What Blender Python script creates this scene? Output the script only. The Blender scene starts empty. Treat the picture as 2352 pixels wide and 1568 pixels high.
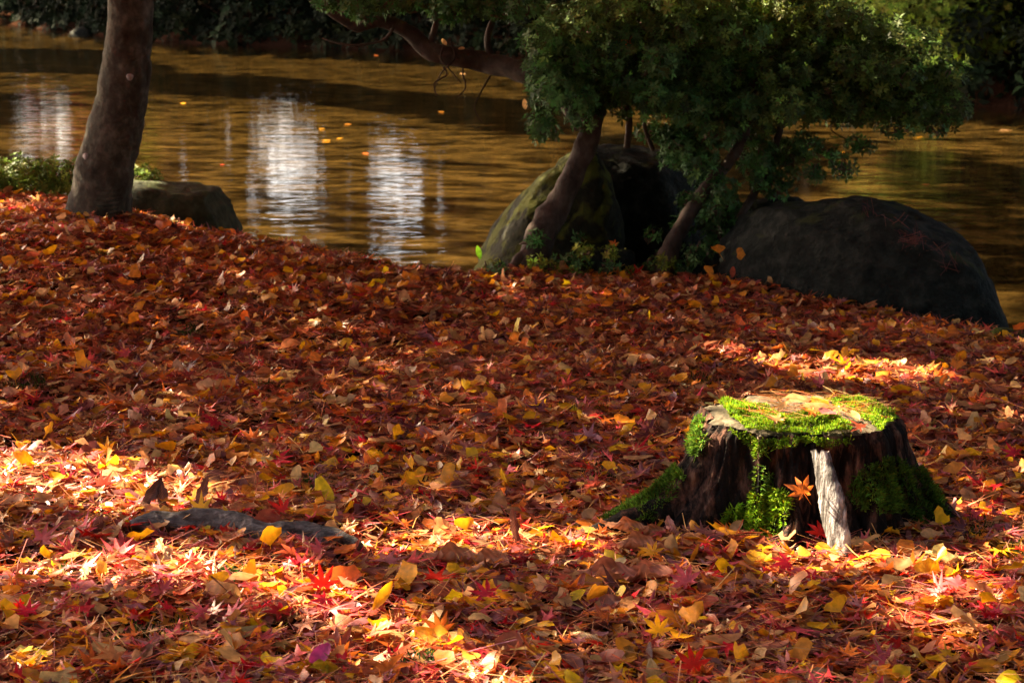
import bpy, math, random
import numpy as np
from mathutils import Vector

S = bpy.context.scene
COL = S.collection
PI = math.pi
rng = np.random.default_rng(7)
random.seed(7)

# ------------------------------------------------------------------ camera
F, CU, CV = 4350.0, 1176.0, 784.0          # focal length and centre in units of 1/2352 frame width
CAMH = 1.33
PITCH = math.atan(869.0 / 4350.0)
cam_d = bpy.data.cameras.new('camera')
cam_d.sensor_width = 36.0
cam_d.lens = F / 2352.0 * 36.0
cam_d.clip_start = 0.05
cam_d.clip_end = 2000
cam_d.dof.use_dof = True
cam_d.dof.focus_distance = 4.75
cam_d.dof.aperture_fstop = 10
cam = bpy.data.objects.new('camera', cam_d)
cam.location = (0, 0, CAMH)
cam.rotation_euler = (PI / 2 - PITCH, 0, 0)
COL.objects.link(cam)
S.camera = cam

# ------------------------------------------------------------------ light
SUN_EL = math.radians(34)
SUN_H = np.array([-0.80, 0.60])            # horizontal direction towards the sun
SUN_H = SUN_H / np.linalg.norm(SUN_H)
SUND = np.array([SUN_H[0] * math.cos(SUN_EL), SUN_H[1] * math.cos(SUN_EL), math.sin(SUN_EL)])
W = bpy.data.worlds.new('World')
S.world = W
W.use_nodes = True
wn = W.node_tree.nodes
bg = wn['Background']
sky = wn.new('ShaderNodeTexSky')
sky.sky_type = 'NISHITA'
sky.sun_disc = False
sky.sun_elevation = SUN_EL
sky.sun_rotation = math.atan2(SUN_H[0], SUN_H[1])
sky.air_density = 0.7
sky.dust_density = 3.0
sky.ozone_density = 0.3
wb = wn.new('ShaderNodeVectorMath'); wb.operation = 'MULTIPLY'      # white balance of the whole sky, set for shade
wb.inputs[1].default_value = (1.0, 0.92, 0.83)
W.node_tree.links.new(sky.outputs[0], wb.inputs[0])
W.node_tree.links.new(wb.outputs[0], bg.inputs[0])
bg.inputs[1].default_value = 0.068
sun_d = bpy.data.lights.new('sun', 'SUN')
sun_d.energy = 5.0
sun_d.angle = math.radians(0.5)
sun_d.color = (1.0, 0.82, 0.53)
sun = bpy.data.objects.new('sun', sun_d)
sun.rotation_euler = Vector(tuple(SUND)).to_track_quat('Z', 'Y').to_euler()
sun.location = (-20, 15, 20)
COL.objects.link(sun)
S.view_settings.view_transform = 'Standard'
S.view_settings.look = 'None'
S.view_settings.gamma = 1.0
S.view_settings.use_curve_mapping = False
S.view_settings.exposure = 3.25
S.cycles.max_bounces = 8
S.cycles.transparent_max_bounces = 12
S.cycles.use_denoising = True

# ------------------------------------------------------------------ maths helpers
def ray(u, v):
    a, b = (u - CU) / F, -(v - CV) / F
    c, s = math.cos(PITCH), math.sin(PITCH)
    return a, c + b * s, -s + b * c

def at_z(u, v, z):
    """point of the plane at height z seen at photo position u, v"""
    x, y, w = ray(u, v)
    t = (z - CAMH) / w
    return x * t, y * t

def at_y(u, v, y):
    x, yy, w = ray(u, v)
    t = y / yy
    return x * t, CAMH + w * t

def proj(P):
    P = np.asarray(P, float)
    x, y, z = P[..., 0], P[..., 1], P[..., 2] - CAMH
    c, s = math.cos(PITCH), math.sin(PITCH)
    d = np.maximum(y * c - z * s, 1e-3)
    return CU + F * x / d, CV - F * (y * s + z * c) / d

def smooth(a, b, x):
    t = np.clip((np.asarray(x, float) - a) / (b - a), 0, 1)
    return t * t * (3 - 2 * t)

def hash2(ix, iy, seed=0):
    h = (ix.astype(np.int64) * 374761393 + iy.astype(np.int64) * 668265263 + seed * 1442695041) & 0x7fffffff
    h = ((h ^ (h >> 13)) * 1274126177) & 0x7fffffff
    return ((h ^ (h >> 16)) & 0xffff) / 65535.0

def vnoise(x, y, seed=0):
    x = np.asarray(x, float); y = np.asarray(y, float)
    ix, iy = np.floor(x), np.floor(y)
    fx, fy = x - ix, y - iy
    fx, fy = fx * fx * (3 - 2 * fx), fy * fy * (3 - 2 * fy)
    a, b = hash2(ix, iy, seed), hash2(ix + 1, iy, seed)
    c, d = hash2(ix, iy + 1, seed), hash2(ix + 1, iy + 1, seed)
    return (a * (1 - fx) + b * fx) * (1 - fy) + (c * (1 - fx) + d * fx) * fy - 0.5

def fbm(x, y, seed=0, o=4):
    r, a, f = 0, 1, 1
    for k in range(o):
        r = r + a * vnoise(np.asarray(x) * f, np.asarray(y) * f, seed + k * 17)
        a, f = a * 0.5, f * 2.03
    return r

def n3(P, f, seed=0, o=3):
    """cheap 3D noise from three planes"""
    x, y, z = P[..., 0] * f, P[..., 1] * f, P[..., 2] * f
    return (fbm(x + 7.3, y - 2.1 + 0.37 * z, seed, o) + fbm(y + 3.9, z + 8.8 + 0.41 * x, seed + 5, o) + fbm(z - 5.2, x + 1.7 + 0.33 * y, seed + 9, o)) * 0.7

def inpoly(u, v, poly):
    u = np.asarray(u, float); v = np.asarray(v, float)
    r = np.zeros(u.shape, bool)
    n = len(poly)
    for i in range(n):
        x1, y1 = poly[i]; x2, y2 = poly[(i + 1) % n]
        if y1 == y2: continue
        c = ((y1 > v) != (y2 > v)) & (u < (x2 - x1) * (v - y1) / (y2 - y1) + x1)
        r ^= c
    return r

# ------------------------------------------------------------------ object helpers
def tag(o, label=None, cat=None, group=None, kind=None):
    if label: o['label'] = label
    if cat: o['category'] = cat
    if group: o['group'] = group
    if kind: o['kind'] = kind
    return o

def thing(name, label, cat, loc=(0, 0, 0), group=None):
    o = bpy.data.objects.new(name, None)
    COL.objects.link(o)
    o.location = loc
    o.empty_display_size = 0.1
    return tag(o, label, cat, group)

def make_mesh(name, V, T, mat=None, tint=None, sm=False):
    V = np.ascontiguousarray(V, np.float32); T = np.ascontiguousarray(T, np.int32)
    k = T.shape[1]
    me = bpy.data.meshes.new(name)
    me.vertices.add(len(V)); me.vertices.foreach_set('co', V.ravel())
    me.loops.add(T.size); me.loops.foreach_set('vertex_index', T.ravel())
    me.polygons.add(len(T)); me.polygons.foreach_set('loop_start', np.arange(0, T.size, k, dtype=np.int32))
    me.update(calc_edges=True)
    if sm: me.polygons.foreach_set('use_smooth', np.ones(len(T), bool))
    if tint is not None:
        c = np.ones((len(V), 4), np.float32); c[:, :3] = tint
        a = me.color_attributes.new('tint', 'FLOAT_COLOR', 'POINT')
        a.data.foreach_set('color', c.ravel())
    if mat: me.materials.append(mat)
    return me

def obj(name, me, parent=None, loc=None):
    o = bpy.data.objects.new(name, me)
    COL.objects.link(o)
    if parent is not None:
        o.parent = parent
        o.location = -Vector(parent.location) if loc is None else loc
    elif loc is not None:
        o.location = loc
    return o

def grid_faces(nu, nv, wrap=False):
    i = np.arange(nu if wrap else nu - 1)[:, None]; j = np.arange(nv - 1)[None, :]
    i2 = (i + 1) % nu
    a = i * nv + j; b = i2 * nv + j; c = i2 * nv + j + 1; d = i * nv + j + 1
    return np.stack([a, b, c, d], -1).reshape(-1, 4)

# ------------------------------------------------------------------ materials
def mat_base(name):
    m = bpy.data.materials.new(name); m.use_nodes = True
    nt = m.node_tree
    return m, nt, nt.nodes, nt.links, nt.nodes['Principled BSDF'], nt.nodes['Material Output']

def leaf_mat(name, transl=0.35, rough=0.45, spec=0.4, gain=1.0, mottle=0.35, scale=60):
    m, nt, N, L, P, O = mat_base(name)
    at = N.new('ShaderNodeAttribute'); at.attribute_name = 'tint'
    oi = N.new('ShaderNodeObjectInfo')
    tc = N.new('ShaderNodeTexCoord')
    no = N.new('ShaderNodeTexNoise'); no.inputs['Scale'].default_value = scale; no.inputs['Detail'].default_value = 4
    L.new(tc.outputs['Object'], no.inputs['Vector'])
    mr = N.new('ShaderNodeMapRange'); mr.inputs[1].default_value = 0.3; mr.inputs[2].default_value = 0.7
    mr.inputs[3].default_value = gain * (1 - mottle); mr.inputs[4].default_value = gain * (1 + mottle)
    L.new(no.outputs['Fac'], mr.inputs[0])
    mr2 = N.new('ShaderNodeMapRange'); mr2.inputs[3].default_value = 0.85; mr2.inputs[4].default_value = 1.15
    L.new(oi.outputs['Random'], mr2.inputs[0])
    mu = N.new('ShaderNodeMath'); mu.operation = 'MULTIPLY'
    L.new(mr.outputs[0], mu.inputs[0]); L.new(mr2.outputs[0], mu.inputs[1])
    vm = N.new('ShaderNodeVectorMath'); vm.operation = 'SCALE'
    L.new(at.outputs['Color'], vm.inputs[0]); L.new(mu.outputs[0], vm.inputs['Scale'])
    L.new(vm.outputs[0], P.inputs['Base Color'])
    P.inputs['Roughness'].default_value = rough
    P.inputs['Specular IOR Level'].default_value = spec
    bp = N.new('ShaderNodeBump'); bp.inputs['Strength'].default_value = 0.35; bp.inputs['Distance'].default_value = 0.003
    L.new(no.outputs['Fac'], bp.inputs['Height']); L.new(bp.outputs[0], P.inputs['Normal'])
    tr = N.new('ShaderNodeBsdfTranslucent')
    L.new(vm.outputs[0], tr.inputs['Color'])
    mx = N.new('ShaderNodeMixShader'); mx.inputs[0].default_value = transl
    L.new(P.outputs[0], mx.inputs[1]); L.new(tr.outputs[0], mx.inputs[2]); L.new(mx.outputs[0], O.inputs['Surface'])
    return m

def rough_mat(name, cols, scale=(8, 8, 8), detail=8, rough=0.85, bump=0.6, dist=0.02, spec=0.2, fine=60, pos=None, moss=None, moss_th=0.55, moss_n=0.3, wet=0.0):
    """noise driven colours with optional moss on upward faces"""
    m, nt, N, L, P, O = mat_base(name)
    tc = N.new('ShaderNodeTexCoord'); mp = N.new('ShaderNodeMapping'); mp.inputs['Scale'].default_value = scale
    L.new(tc.outputs['Object'], mp.inputs[0])
    n1 = N.new('ShaderNodeTexNoise'); n1.inputs['Scale'].default_value = 1; n1.inputs['Detail'].default_value = detail; n1.inputs['Roughness'].default_value = 0.65
    L.new(mp.outputs[0], n1.inputs['Vector'])
    cr = N.new('ShaderNodeValToRGB'); e = cr.color_ramp.elements
    while len(e) < len(cols): e.new(0.5)
    for i, c in enumerate(cols):
        e[i].position = pos[i] if pos else 0.3 + 0.4 * i / (len(cols) - 1)
        e[i].color = (*c, 1)
    L.new(n1.outputs['Fac'], cr.inputs[0])
    out = cr.outputs[0]
    if moss:
        g = N.new('ShaderNodeNewGeometry'); sx = N.new('ShaderNodeSeparateXYZ'); L.new(g.outputs['Normal'], sx.inputs[0])
        n2 = N.new('ShaderNodeTexNoise'); n2.inputs['Scale'].default_value = 9; n2.inputs['Detail'].default_value = 6
        L.new(tc.outputs['Object'], n2.inputs['Vector'])
        ad = N.new('ShaderNodeMath'); ad.operation = 'MULTIPLY_ADD'; ad.inputs[1].default_value = moss_n
        L.new(sx.outputs[2], ad.inputs[0]); L.new(n2.outputs['Fac'], ad.inputs[2])
        mr = N.new('ShaderNodeMapRange'); mr.inputs[1].default_value = moss_th; mr.inputs[2].default_value = moss_th + 0.12
        L.new(ad.outputs[0], mr.inputs[0])
        mx = N.new('ShaderNodeMix'); mx.data_type = 'RGBA'; mx.inputs['B'].default_value = (*moss, 1)
        L.new(mr.outputs[0], mx.inputs['Factor']); L.new(out, mx.inputs['A']); out = mx.outputs['Result']
    L.new(out, P.inputs['Base Color'])
    P.inputs['Roughness'].default_value = rough
    P.inputs['Specular IOR Level'].default_value = spec
    n3_ = N.new('ShaderNodeTexNoise'); n3_.inputs['Scale'].default_value = fine; n3_.inputs['Detail'].default_value = 5
    L.new(tc.outputs['Object'], n3_.inputs['Vector'])
    a2 = N.new('ShaderNodeMath'); a2.operation = 'MULTIPLY_ADD'; a2.inputs[1].default_value = 0.25
    L.new(n3_.outputs['Fac'], a2.inputs[0]); L.new(n1.outputs['Fac'], a2.inputs[2])
    bp = N.new('ShaderNodeBump'); bp.inputs['Strength'].default_value = bump; bp.inputs['Distance'].default_value = dist
    L.new(a2.outputs[0], bp.inputs['Height']); L.new(bp.outputs[0], P.inputs['Normal'])
    return m

M_leaf = leaf_mat('dry_leaf', 0.36, 0.42, 0.38)
M_big = leaf_mat('large_dry_leaf', 0.18, 0.6, 0.25, 1.0, 0.3, 40)
M_shrub = leaf_mat('evergreen_leaf', 0.25, 0.6, 0.15, 1.0, 0.3, 8)
M_crown = leaf_mat('crown_leaf', 0.35, 0.5, 0.3, 1.0, 0.3, 2)
M_hedge = leaf_mat('hedge_leaf', 0.1, 0.8, 0.03, 1.0, 0.3, 8)
M_moss = leaf_mat('moss', 0.35, 0.7, 0.15, 1.0, 0.4, 35)
M_bark = rough_mat('maple_bark', [(.024, .019, .014), (.062, .052, .038), (.15, .13, .10)], (16, 16, 12), 9, 0.85, 1.0, 0.012, 0.1, 70)
M_shbark = rough_mat('azalea_bark', [(.02, .013, .010), (.06, .038, .028), (.12, .085, .07)], (14, 14, 9), 8, 0.85, 0.8, 0.012, 0.2, 90)
M_rock = rough_mat('dark_boulder_stone', [(.006, .007, .006), (.016, .018, .015), (.045, .045, .036)], (14, 14, 14), 12, 0.85, 1.0, 0.05, 0.12, 60, moss=(.035, .040, .014), moss_th=0.80)
M_rockm = rough_mat('mossy_boulder_stone', [(.007, .007, .005), (.024, .023, .012), (.050, .048, .02)], (11, 11, 11), 10, 0.9, 1.0, 0.035, 0.15, 50, moss=(.09, .095, .016), moss_th=0.60)
M_rockg = rough_mat('greenish_stone', [(.018, .022, .014), (.045, .050, .028), (.09, .09, .055)], (10, 10, 10), 10, 0.85, 1.0, 0.03, 0.12, 60, moss=(.07, .085, .03), moss_th=0.75)
M_wood = rough_mat('rotten_stump_wood', [(.004, .003, .003), (.014, .009, .007), (.11, .050, .034), (.26, .14, .09)], (26, 26, 7), 9, 0.9, 1.0, 0.02, 0.12, 120, pos=[0.36, 0.5, 0.6, 0.7])
M_grey = rough_mat('weathered_wood', [(.018, .016, .015), (.09, .08, .076), (.22, .20, .195), (.46, .43, .42)], (75, 75, 9), 9, 0.75, 1.0, 0.012, 0.2, 150, pos=[0.32, 0.42, 0.50, 0.60])
M_top = rough_mat('sawn_stump_wood', [(.02, .014, .009), (.075, .058, .036), (.20, .155, .10)], (26, 12, 12), 9, 0.85, 0.8, 0.006, 0.2, 120)
M_root = rough_mat('grey_root_bark', [(.03, .024, .022), (.13, .105, .098), (.30, .255, .235)], (30, 80, 60), 10, 0.85, 1.0, 0.02, 0.15, 140)
M_twig = rough_mat('twig_bark', [(.06, .03, .02), (.16, .09, .06)], (20, 20, 20), 4, 0.8, 0.3, 0.003)

def ground_material():
    m, nt, N, L, P, O = mat_base('leaf_mould_and_sand')
    g = N.new('ShaderNodeNewGeometry'); sx = N.new('ShaderNodeSeparateXYZ'); L.new(g.outputs['Position'], sx.inputs[0])
    n1 = N.new('ShaderNodeTexNoise'); n1.inputs['Scale'].default_value = 25; n1.inputs['Detail'].default_value = 8; n1.inputs['Roughness'].default_value = 0.7
    L.new(g.outputs['Position'], n1.inputs['Vector'])
    c1 = N.new('ShaderNodeValToRGB'); e = c1.color_ramp.elements
    e[0].position = .35; e[0].color = (.018, .010, .006, 1); e[1].position = .7; e[1].color = (.06, .024, .014, 1)
    L.new(n1.outputs['Fac'], c1.inputs[0])
    mp = N.new('ShaderNodeMapping'); mp.inputs['Scale'].default_value = (.6, 1.0, 1); L.new(g.outputs['Position'], mp.inputs[0])
    n2 = N.new('ShaderNodeTexNoise'); n2.inputs['Scale'].default_value = 3.6; n2.inputs['Detail'].default_value = 10; n2.inputs['Roughness'].default_value = 0.9
    L.new(mp.outputs[0], n2.inputs['Vector'])
    c2 = N.new('ShaderNodeValToRGB'); e = c2.color_ramp.elements
    e[0].position = .39; e[0].color = (.006, .005, .003, 1); e[1].position = .62; e[1].color = (.115, .070, .019, 1)
    L.new(n2.outputs['Fac'], c2.inputs[0])
    mr = N.new('ShaderNodeMapRange'); mr.inputs[1].default_value = -0.46; mr.inputs[2].default_value = -0.39
    L.new(sx.outputs[2], mr.inputs[0])
    mx = N.new('ShaderNodeMix'); mx.data_type = 'RGBA'
    L.new(mr.outputs[0], mx.inputs['Factor']); L.new(c1.outputs[0], mx.inputs['B'])
    mp4 = N.new('ShaderNodeMapping'); mp4.inputs['Scale'].default_value = (.45, 1.0, 1); mp4.inputs['Rotation'].default_value = (0, 0, .12); L.new(g.outputs['Position'], mp4.inputs[0])
    n4 = N.new('ShaderNodeTexNoise'); n4.inputs['Scale'].default_value = 4.2; n4.inputs['Detail'].default_value = 4; n4.inputs['Distortion'].default_value = .8
    L.new(mp4.outputs[0], n4.inputs['Vector'])
    r4 = N.new('ShaderNodeMapRange'); r4.inputs[1].default_value = .42; r4.inputs[2].default_value = .56; r4.inputs[3].default_value = .22; L.new(n4.outputs['Fac'], r4.inputs[0])
    v4 = N.new('ShaderNodeVectorMath'); v4.operation = 'SCALE'; L.new(c2.outputs[0], v4.inputs[0]); L.new(r4.outputs[0], v4.inputs['Scale'])
    L.new(v4.outputs[0], mx.inputs['A'])
    L.new(mx.outputs['Result'], P.inputs['Base Color']); P.inputs['Roughness'].default_value = 1.0; P.inputs['Specular IOR Level'].default_value = 0.0
    bp = N.new('ShaderNodeBump'); bp.inputs['Strength'].default_value = 0.8; bp.inputs['Distance'].default_value = 0.03
    L.new(n1.outputs['Fac'], bp.inputs['Height']); L.new(bp.outputs[0], P.inputs['Normal'])
    return m

def water_material():
    m, nt, N, L, P, O = mat_base('rippling_shallow_water')
    N.remove(P)
    g = N.new('ShaderNodeNewGeometry')
    mp = N.new('ShaderNodeMapping'); mp.inputs['Scale'].default_value = (1.0, 1.6, 1); mp.inputs['Rotation'].default_value = (0, 0, math.radians(8))
    L.new(g.outputs['Position'], mp.inputs[0])
    a = N.new('ShaderNodeTexNoise'); a.inputs['Scale'].default_value = 3.2; a.inputs['Detail'].default_value = 1.6; a.inputs['Roughness'].default_value = 0.45; a.inputs['Distortion'].default_value = 0.8
    b = N.new('ShaderNodeTexNoise'); b.inputs['Scale'].default_value = 26; b.inputs['Detail'].default_value = 3
    L.new(mp.outputs[0], a.inputs['Vector']); L.new(mp.outputs[0], b.inputs['Vector'])
    ad = N.new('ShaderNodeMath'); ad.operation = 'MULTIPLY_ADD'; ad.inputs[1].default_value = 0.06
    L.new(b.outputs['Fac'], ad.inputs[0]); L.new(a.outputs['Fac'], ad.inputs[2])
    bp = N.new('ShaderNodeBump'); bp.inputs['Strength'].default_value = 1.0; bp.inputs['Distance'].default_value = 0.0042
    L.new(ad.outputs[0], bp.inputs['Height'])
    fr = N.new('ShaderNodeFresnel'); fr.inputs['IOR'].default_value = 1.33; L.new(bp.outputs[0], fr.inputs['Normal'])
    gl = N.new('ShaderNodeBsdfGlossy'); gl.inputs['Roughness'].default_value = 0.03; L.new(bp.outputs[0], gl.inputs['Normal'])
    tr = N.new('ShaderNodeBsdfTransparent'); tr.inputs['Color'].default_value = (1, .96, .87, 1)
    # light refracted into the water leaves it again: no total reflection at the underside for straight rays
    ff = N.new('ShaderNodeMix'); ff.data_type = 'FLOAT'; ff.inputs['B'].default_value = 0.06
    L.new(g.outputs['Backfacing'], ff.inputs['Factor']); L.new(fr.outputs[0], ff.inputs['A'])
    mx = N.new('ShaderNodeMixShader'); L.new(ff.outputs['Result'], mx.inputs[0]); L.new(tr.outputs[0], mx.inputs[1]); L.new(gl.outputs[0], mx.inputs[2])
    L.new(mx.outputs[0], O.inputs['Surface'])
    return m

# ------------------------------------------------------------------ terrain
WATER = -0.35
crest_px = [(-900, 455, .26), (0, 455, .24), (170, 470, .22), (330, 495, .19), (600, 562, .10), (930, 622, .02), (1080, 634, 0), (1400, 640, 0),
            (1700, 648, 0), (1900, 690, -.01), (2100, 745, -.02), (2352, 800, -.03), (3000, 960, -.05)]
crest_pts = [at_z(u, v, z) for u, v, z in crest_px]
CX = np.array([p[0] for p in crest_pts]); CY = np.array([p[1] for p in crest_pts]); CZ = np.array([p[2] for p in crest_px])
far_px = [(-1500, 10), (0, 45), (240, 78), (400, 96), (700, 106), (950, 118), (1500, 160), (2150, 232), (2352, 246), (3200, 300)]
far_pts = [at_z(u, v, WATER) for u, v in far_px]
FX = np.array([p[0] for p in far_pts]); FY = np.array([p[1] for p in far_pts])
_o = np.argsort(FX); FX, FY = FX[_o], FY[_o]
def crest_y(x): return np.interp(x, CX, CY) + 0.06 * np.sin(np.asarray(x) * 5.1) 
def far_y(x): return np.interp(x, FX, FY) + 0.5 * fbm(np.asarray(x) * 0.6, np.asarray(x) * 0, 3)
def height(x, y):
    x = np.asarray(x, float); y = np.asarray(y, float)
    zc = np.interp(x, CX, CZ)
    yc = crest_y(x)
    base = zc * smooth(4.6, 8.0, y)
    base = base + 0.035 * fbm(x * 1.1, y * 1.1, 11, 3) * smooth(9.5, 7.0, y) + 0.02 * fbm(x * 5, y * 5, 21, 2)
    t = smooth(-0.12, 0.75, y - yc)
    z = base * (1 - t) + (-0.55 + 0.06 * fbm(x * 0.5, y * 0.5, 5, 4)) * t
    yf = far_y(x)
    f = smooth(-1.0, 1.4, y - yf)
    z = z * (1 - f) + (0.15 + 0.04 * np.clip(y - yf, 0, 30) + 0.25 * fbm(x * 0.4, y * 0.4, 31, 3)) * f
    return z
gx = np.concatenate([-np.geomspace(400, 4.6, 40), np.linspace(-4.4, 4.4, 160), np.geomspace(4.6, 400, 40)])
gy = np.concatenate([-np.geomspace(300, 1.2, 16), np.linspace(-0.8, 2.4, 12), np.linspace(2.5, 10.2, 150), np.linspace(10.4, 66, 130), np.geomspace(67, 700, 24)])
X, Y = np.meshgrid(gx, gy, indexing='ij')
M_ground = ground_material()
V = np.stack([X, Y, height(X, Y)], -1).reshape(-1, 3)
o = obj('ground', make_mesh('ground', V, grid_faces(len(gx), len(gy)), M_ground, sm=True))
tag(o, kind='structure')

wx = np.array([-400, -60, -20, 20, 60, 400.]); wy = np.array([5.0, 12, 30, 60, 100, 200.])
X, Y = np.meshgrid(wx, wy, indexing='ij')
o = obj('water', make_mesh('water', np.stack([X, Y, X * 0 + WATER], -1).reshape(-1, 3), grid_faces(6, 6), water_material()))
tag(o, kind='structure')

# ------------------------------------------------------------------ generic geometry
def tube(path, radii, nseg=12, lump=0.0, seed=0, sub=6, flat=None):
    """smooth tube through path points; returns V, quads"""
    P = np.array(path, float); R = np.array(radii, float)
    n = len(P)
    t = np.linspace(0, n - 1, (n - 1) * sub + 1)
    def cr(A):
        A = np.asarray(A, float)
        i = np.clip(np.floor(t).astype(int), 0, n - 2); f = t - i
        p0, p1, p2, p3 = A[np.maximum(i - 1, 0)], A[i], A[i + 1], A[np.minimum(i + 2, n - 1)]
        if A.ndim > 1: f = f[:, None]
        return 0.5 * (2 * p1 + (p2 - p0) * f + (2 * p0 - 5 * p1 + 4 * p2 - p3) * f ** 2 + (3 * p1 - p0 - 3 * p2 + p3) * f ** 3)
    C = cr(P); r = np.maximum(np.interp(t, np.arange(n), R), 1e-4)
    T = np.gradient(C, axis=0); T /= np.linalg.norm(T, axis=1)[:, None] + 1e-9
    ref = np.array([0.13, 0.97, 0.21]) if abs(T[:, 1]).mean() < 0.8 else np.array([1., 0, 0.1])
    A = np.cross(T, ref); A /= np.linalg.norm(A, axis=1)[:, None]
    B = np.cross(T, A)
    th = np.linspace(0, 2 * PI, nseg, endpoint=False)
    V = C[:, None] + r[:, None, None] * (np.cos(th)[None, :, None] * A[:, None] + np.sin(th)[None, :, None] * B[:, None])
    if lump:
        d = V - C[:, None]
        V = C[:, None] + d * (1 + lump * 2 * n3(V, 3.0 / max(r.mean(), 0.01) * 0.25, seed))[..., None]
    m = len(C)
    F_ = grid_faces(m, nseg)
    # wrap the ring
    i = np.arange(m - 1)
    w = np.stack([i * nseg + nseg - 1, (i + 1) * nseg + nseg - 1, (i + 1) * nseg, i * nseg], -1)
    V = V.reshape(-1, 3)
    F_ = np.concatenate([F_, w])
    # caps
    V = np.concatenate([V, C[:1], C[-1:]])
    j = np.arange(nseg); k = (j + 1) % nseg
    c0, c1 = len(V) - 2, len(V) - 1
    cap0 = np.stack([np.full(nseg, c0), j, k, k], -1); cap1 = np.stack([np.full(nseg, c1), (m - 1) * nseg + k, (m - 1) * nseg + j, (m - 1) * nseg + j], -1)
    tri = lambda Q: np.concatenate([Q[:, [0, 1, 2]], Q[:, [0, 2, 3]]])
    T3 = np.concatenate([tri(F_), cap0[:, :3], cap1[:, :3]])
    return V, T3

def join(parts):
    Vs, Ts, n = [], [], 0
    for v, t in parts:
        Vs.append(v); Ts.append(t + n); n += len(v)
    return np.concatenate(Vs), np.concatenate(Ts)

def silhouette_rock(sil, y_of_x, depth, zb, amp=0.05, seed=0, nz=34, na=56, power=2.4, facet=0.0, cuts=7):
    """boulder whose front outline follows points seen at their own distance: horizontal slices of a superellipse"""
    pts = []
    for (u, v) in sil:
        y = y_of_x if not callable(y_of_x) else 8.0
        for _ in range(4):
            x, z = at_y(u, v, y); y = y_of_x(x) if callable(y_of_x) else y_of_x
        pts.append((x, z))
    pts = np.array(pts)
    top = pts[:, 1].max(); k = int(pts[:, 1].argmax())
    zs = zb + (top - zb) * np.sin(np.linspace(0, PI / 2, nz))
    zl = pts[:k + 1]; zr = pts[k:][::-1]
    xl = np.interp(zs, np.maximum.accumulate(np.r_[zb - .01, zl[:, 1]]), np.r_[zl[0, 0], zl[:, 0]])
    xr = np.interp(zs, np.maximum.accumulate(np.r_[zb - .01, zr[:, 1]]), np.r_[zr[0, 0], zr[:, 0]])
    cx, hw = (xl + xr) / 2, np.maximum((xr - xl) / 2, 0.002)
    th = np.linspace(0, 2 * PI, na, endpoint=False)
    ct, st = np.cos(th), np.sin(th)
    sx = np.sign(ct) * np.abs(ct) ** (2 / power); sy = np.sign(st) * np.abs(st) ** (2 / power)
    dd = depth * (hw / hw.max()) ** 0.7
    Xs = cx[:, None] + hw[:, None] * sx; Zs = np.repeat(zs[:, None], na, 1)
    yc = np.vectorize(y_of_x)(Xs) if callable(y_of_x) else y_of_x
    Ys = yc + dd[:, None] * sy
    V = np.stack([Xs, Ys, Zs], -1)
    c = np.array([cx.mean(), V[..., 1].mean(), (zb + top) / 2])
    d = V - c; L_ = np.linalg.norm(d, axis=-1, keepdims=True)
    q = n3(V, 2.2, seed, 4)
    if facet: q = q * 0.6 + 0.6 * np.round(n3(V, 1.6, seed + 3, 1) * 5) / 5 * facet
    V = V + d / L_ * (amp * q + amp * .22 * n3(V, 9, seed + 1, 3) + amp * .09 * n3(V, 28, seed + 2, 2))[..., None]
    rc = np.random.default_rng(seed + 500)
    for _ in range(cuts):
        nn = np.array([rc.normal(), -abs(rc.normal()) * 1.2, abs(rc.normal()) * .8]); nn /= np.linalg.norm(nn)
        h_ = ((V - c) * nn).sum(-1); lim = np.quantile(h_, rc.uniform(.90, .975))
        V = V - (np.maximum(h_ - lim, 0) * .85)[..., None] * nn
    V = V - .014 * np.clip(.10 - np.abs(n3(V, 5.5, seed + 8, 2)), 0, .1)[..., None] / .1 * d / L_
    V = V + .014 * n3(V, 14, seed + 7, 4)[..., None] * d / L_
    V = V.reshape(-1, 3)
    F_ = grid_faces(nz, na)
    i = np.arange(nz - 1)
    F_ = np.concatenate([F_, np.stack([i * na + na - 1, (i + 1) * na + na - 1, (i + 1) * na, i * na], -1)])
    V = np.concatenate([V, V[-na:].mean(0)[None]])
    j = np.arange(na); kk = (j + 1) % na
    T = np.concatenate([F_[:, [0, 1, 2]], F_[:, [0, 2, 3]], np.stack([(nz - 1) * na + j, (nz - 1) * na + kk, np.full(na, len(V) - 1)], -1)])
    return V, T[:, ::-1]

# ------------------------------------------------------------------ leaf templates (unit size, lying in xy, stalk at origin towards -y)
def bend(V, cx=0.0, cy=0.0, tw=0.0):
    V = V.copy()
    x, y, z = V[:, 0].copy(), V[:, 1].copy(), V[:, 2].copy()
    if abs(cx) > 1e-3:
        V[:, 0] = np.sin(cx * x) * (1 / cx - z); V[:, 2] = z + (1 - np.cos(cx * x)) / cx
    if abs(cy) > 1e-3:
        z = V[:, 2].copy()
        V[:, 1] = np.sin(cy * y) * (1 / cy - z); V[:, 2] = z + (1 - np.cos(cy * y)) / cy
    V[:, 2] += tw * V[:, 0] * V[:, 1]
    return V

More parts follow.
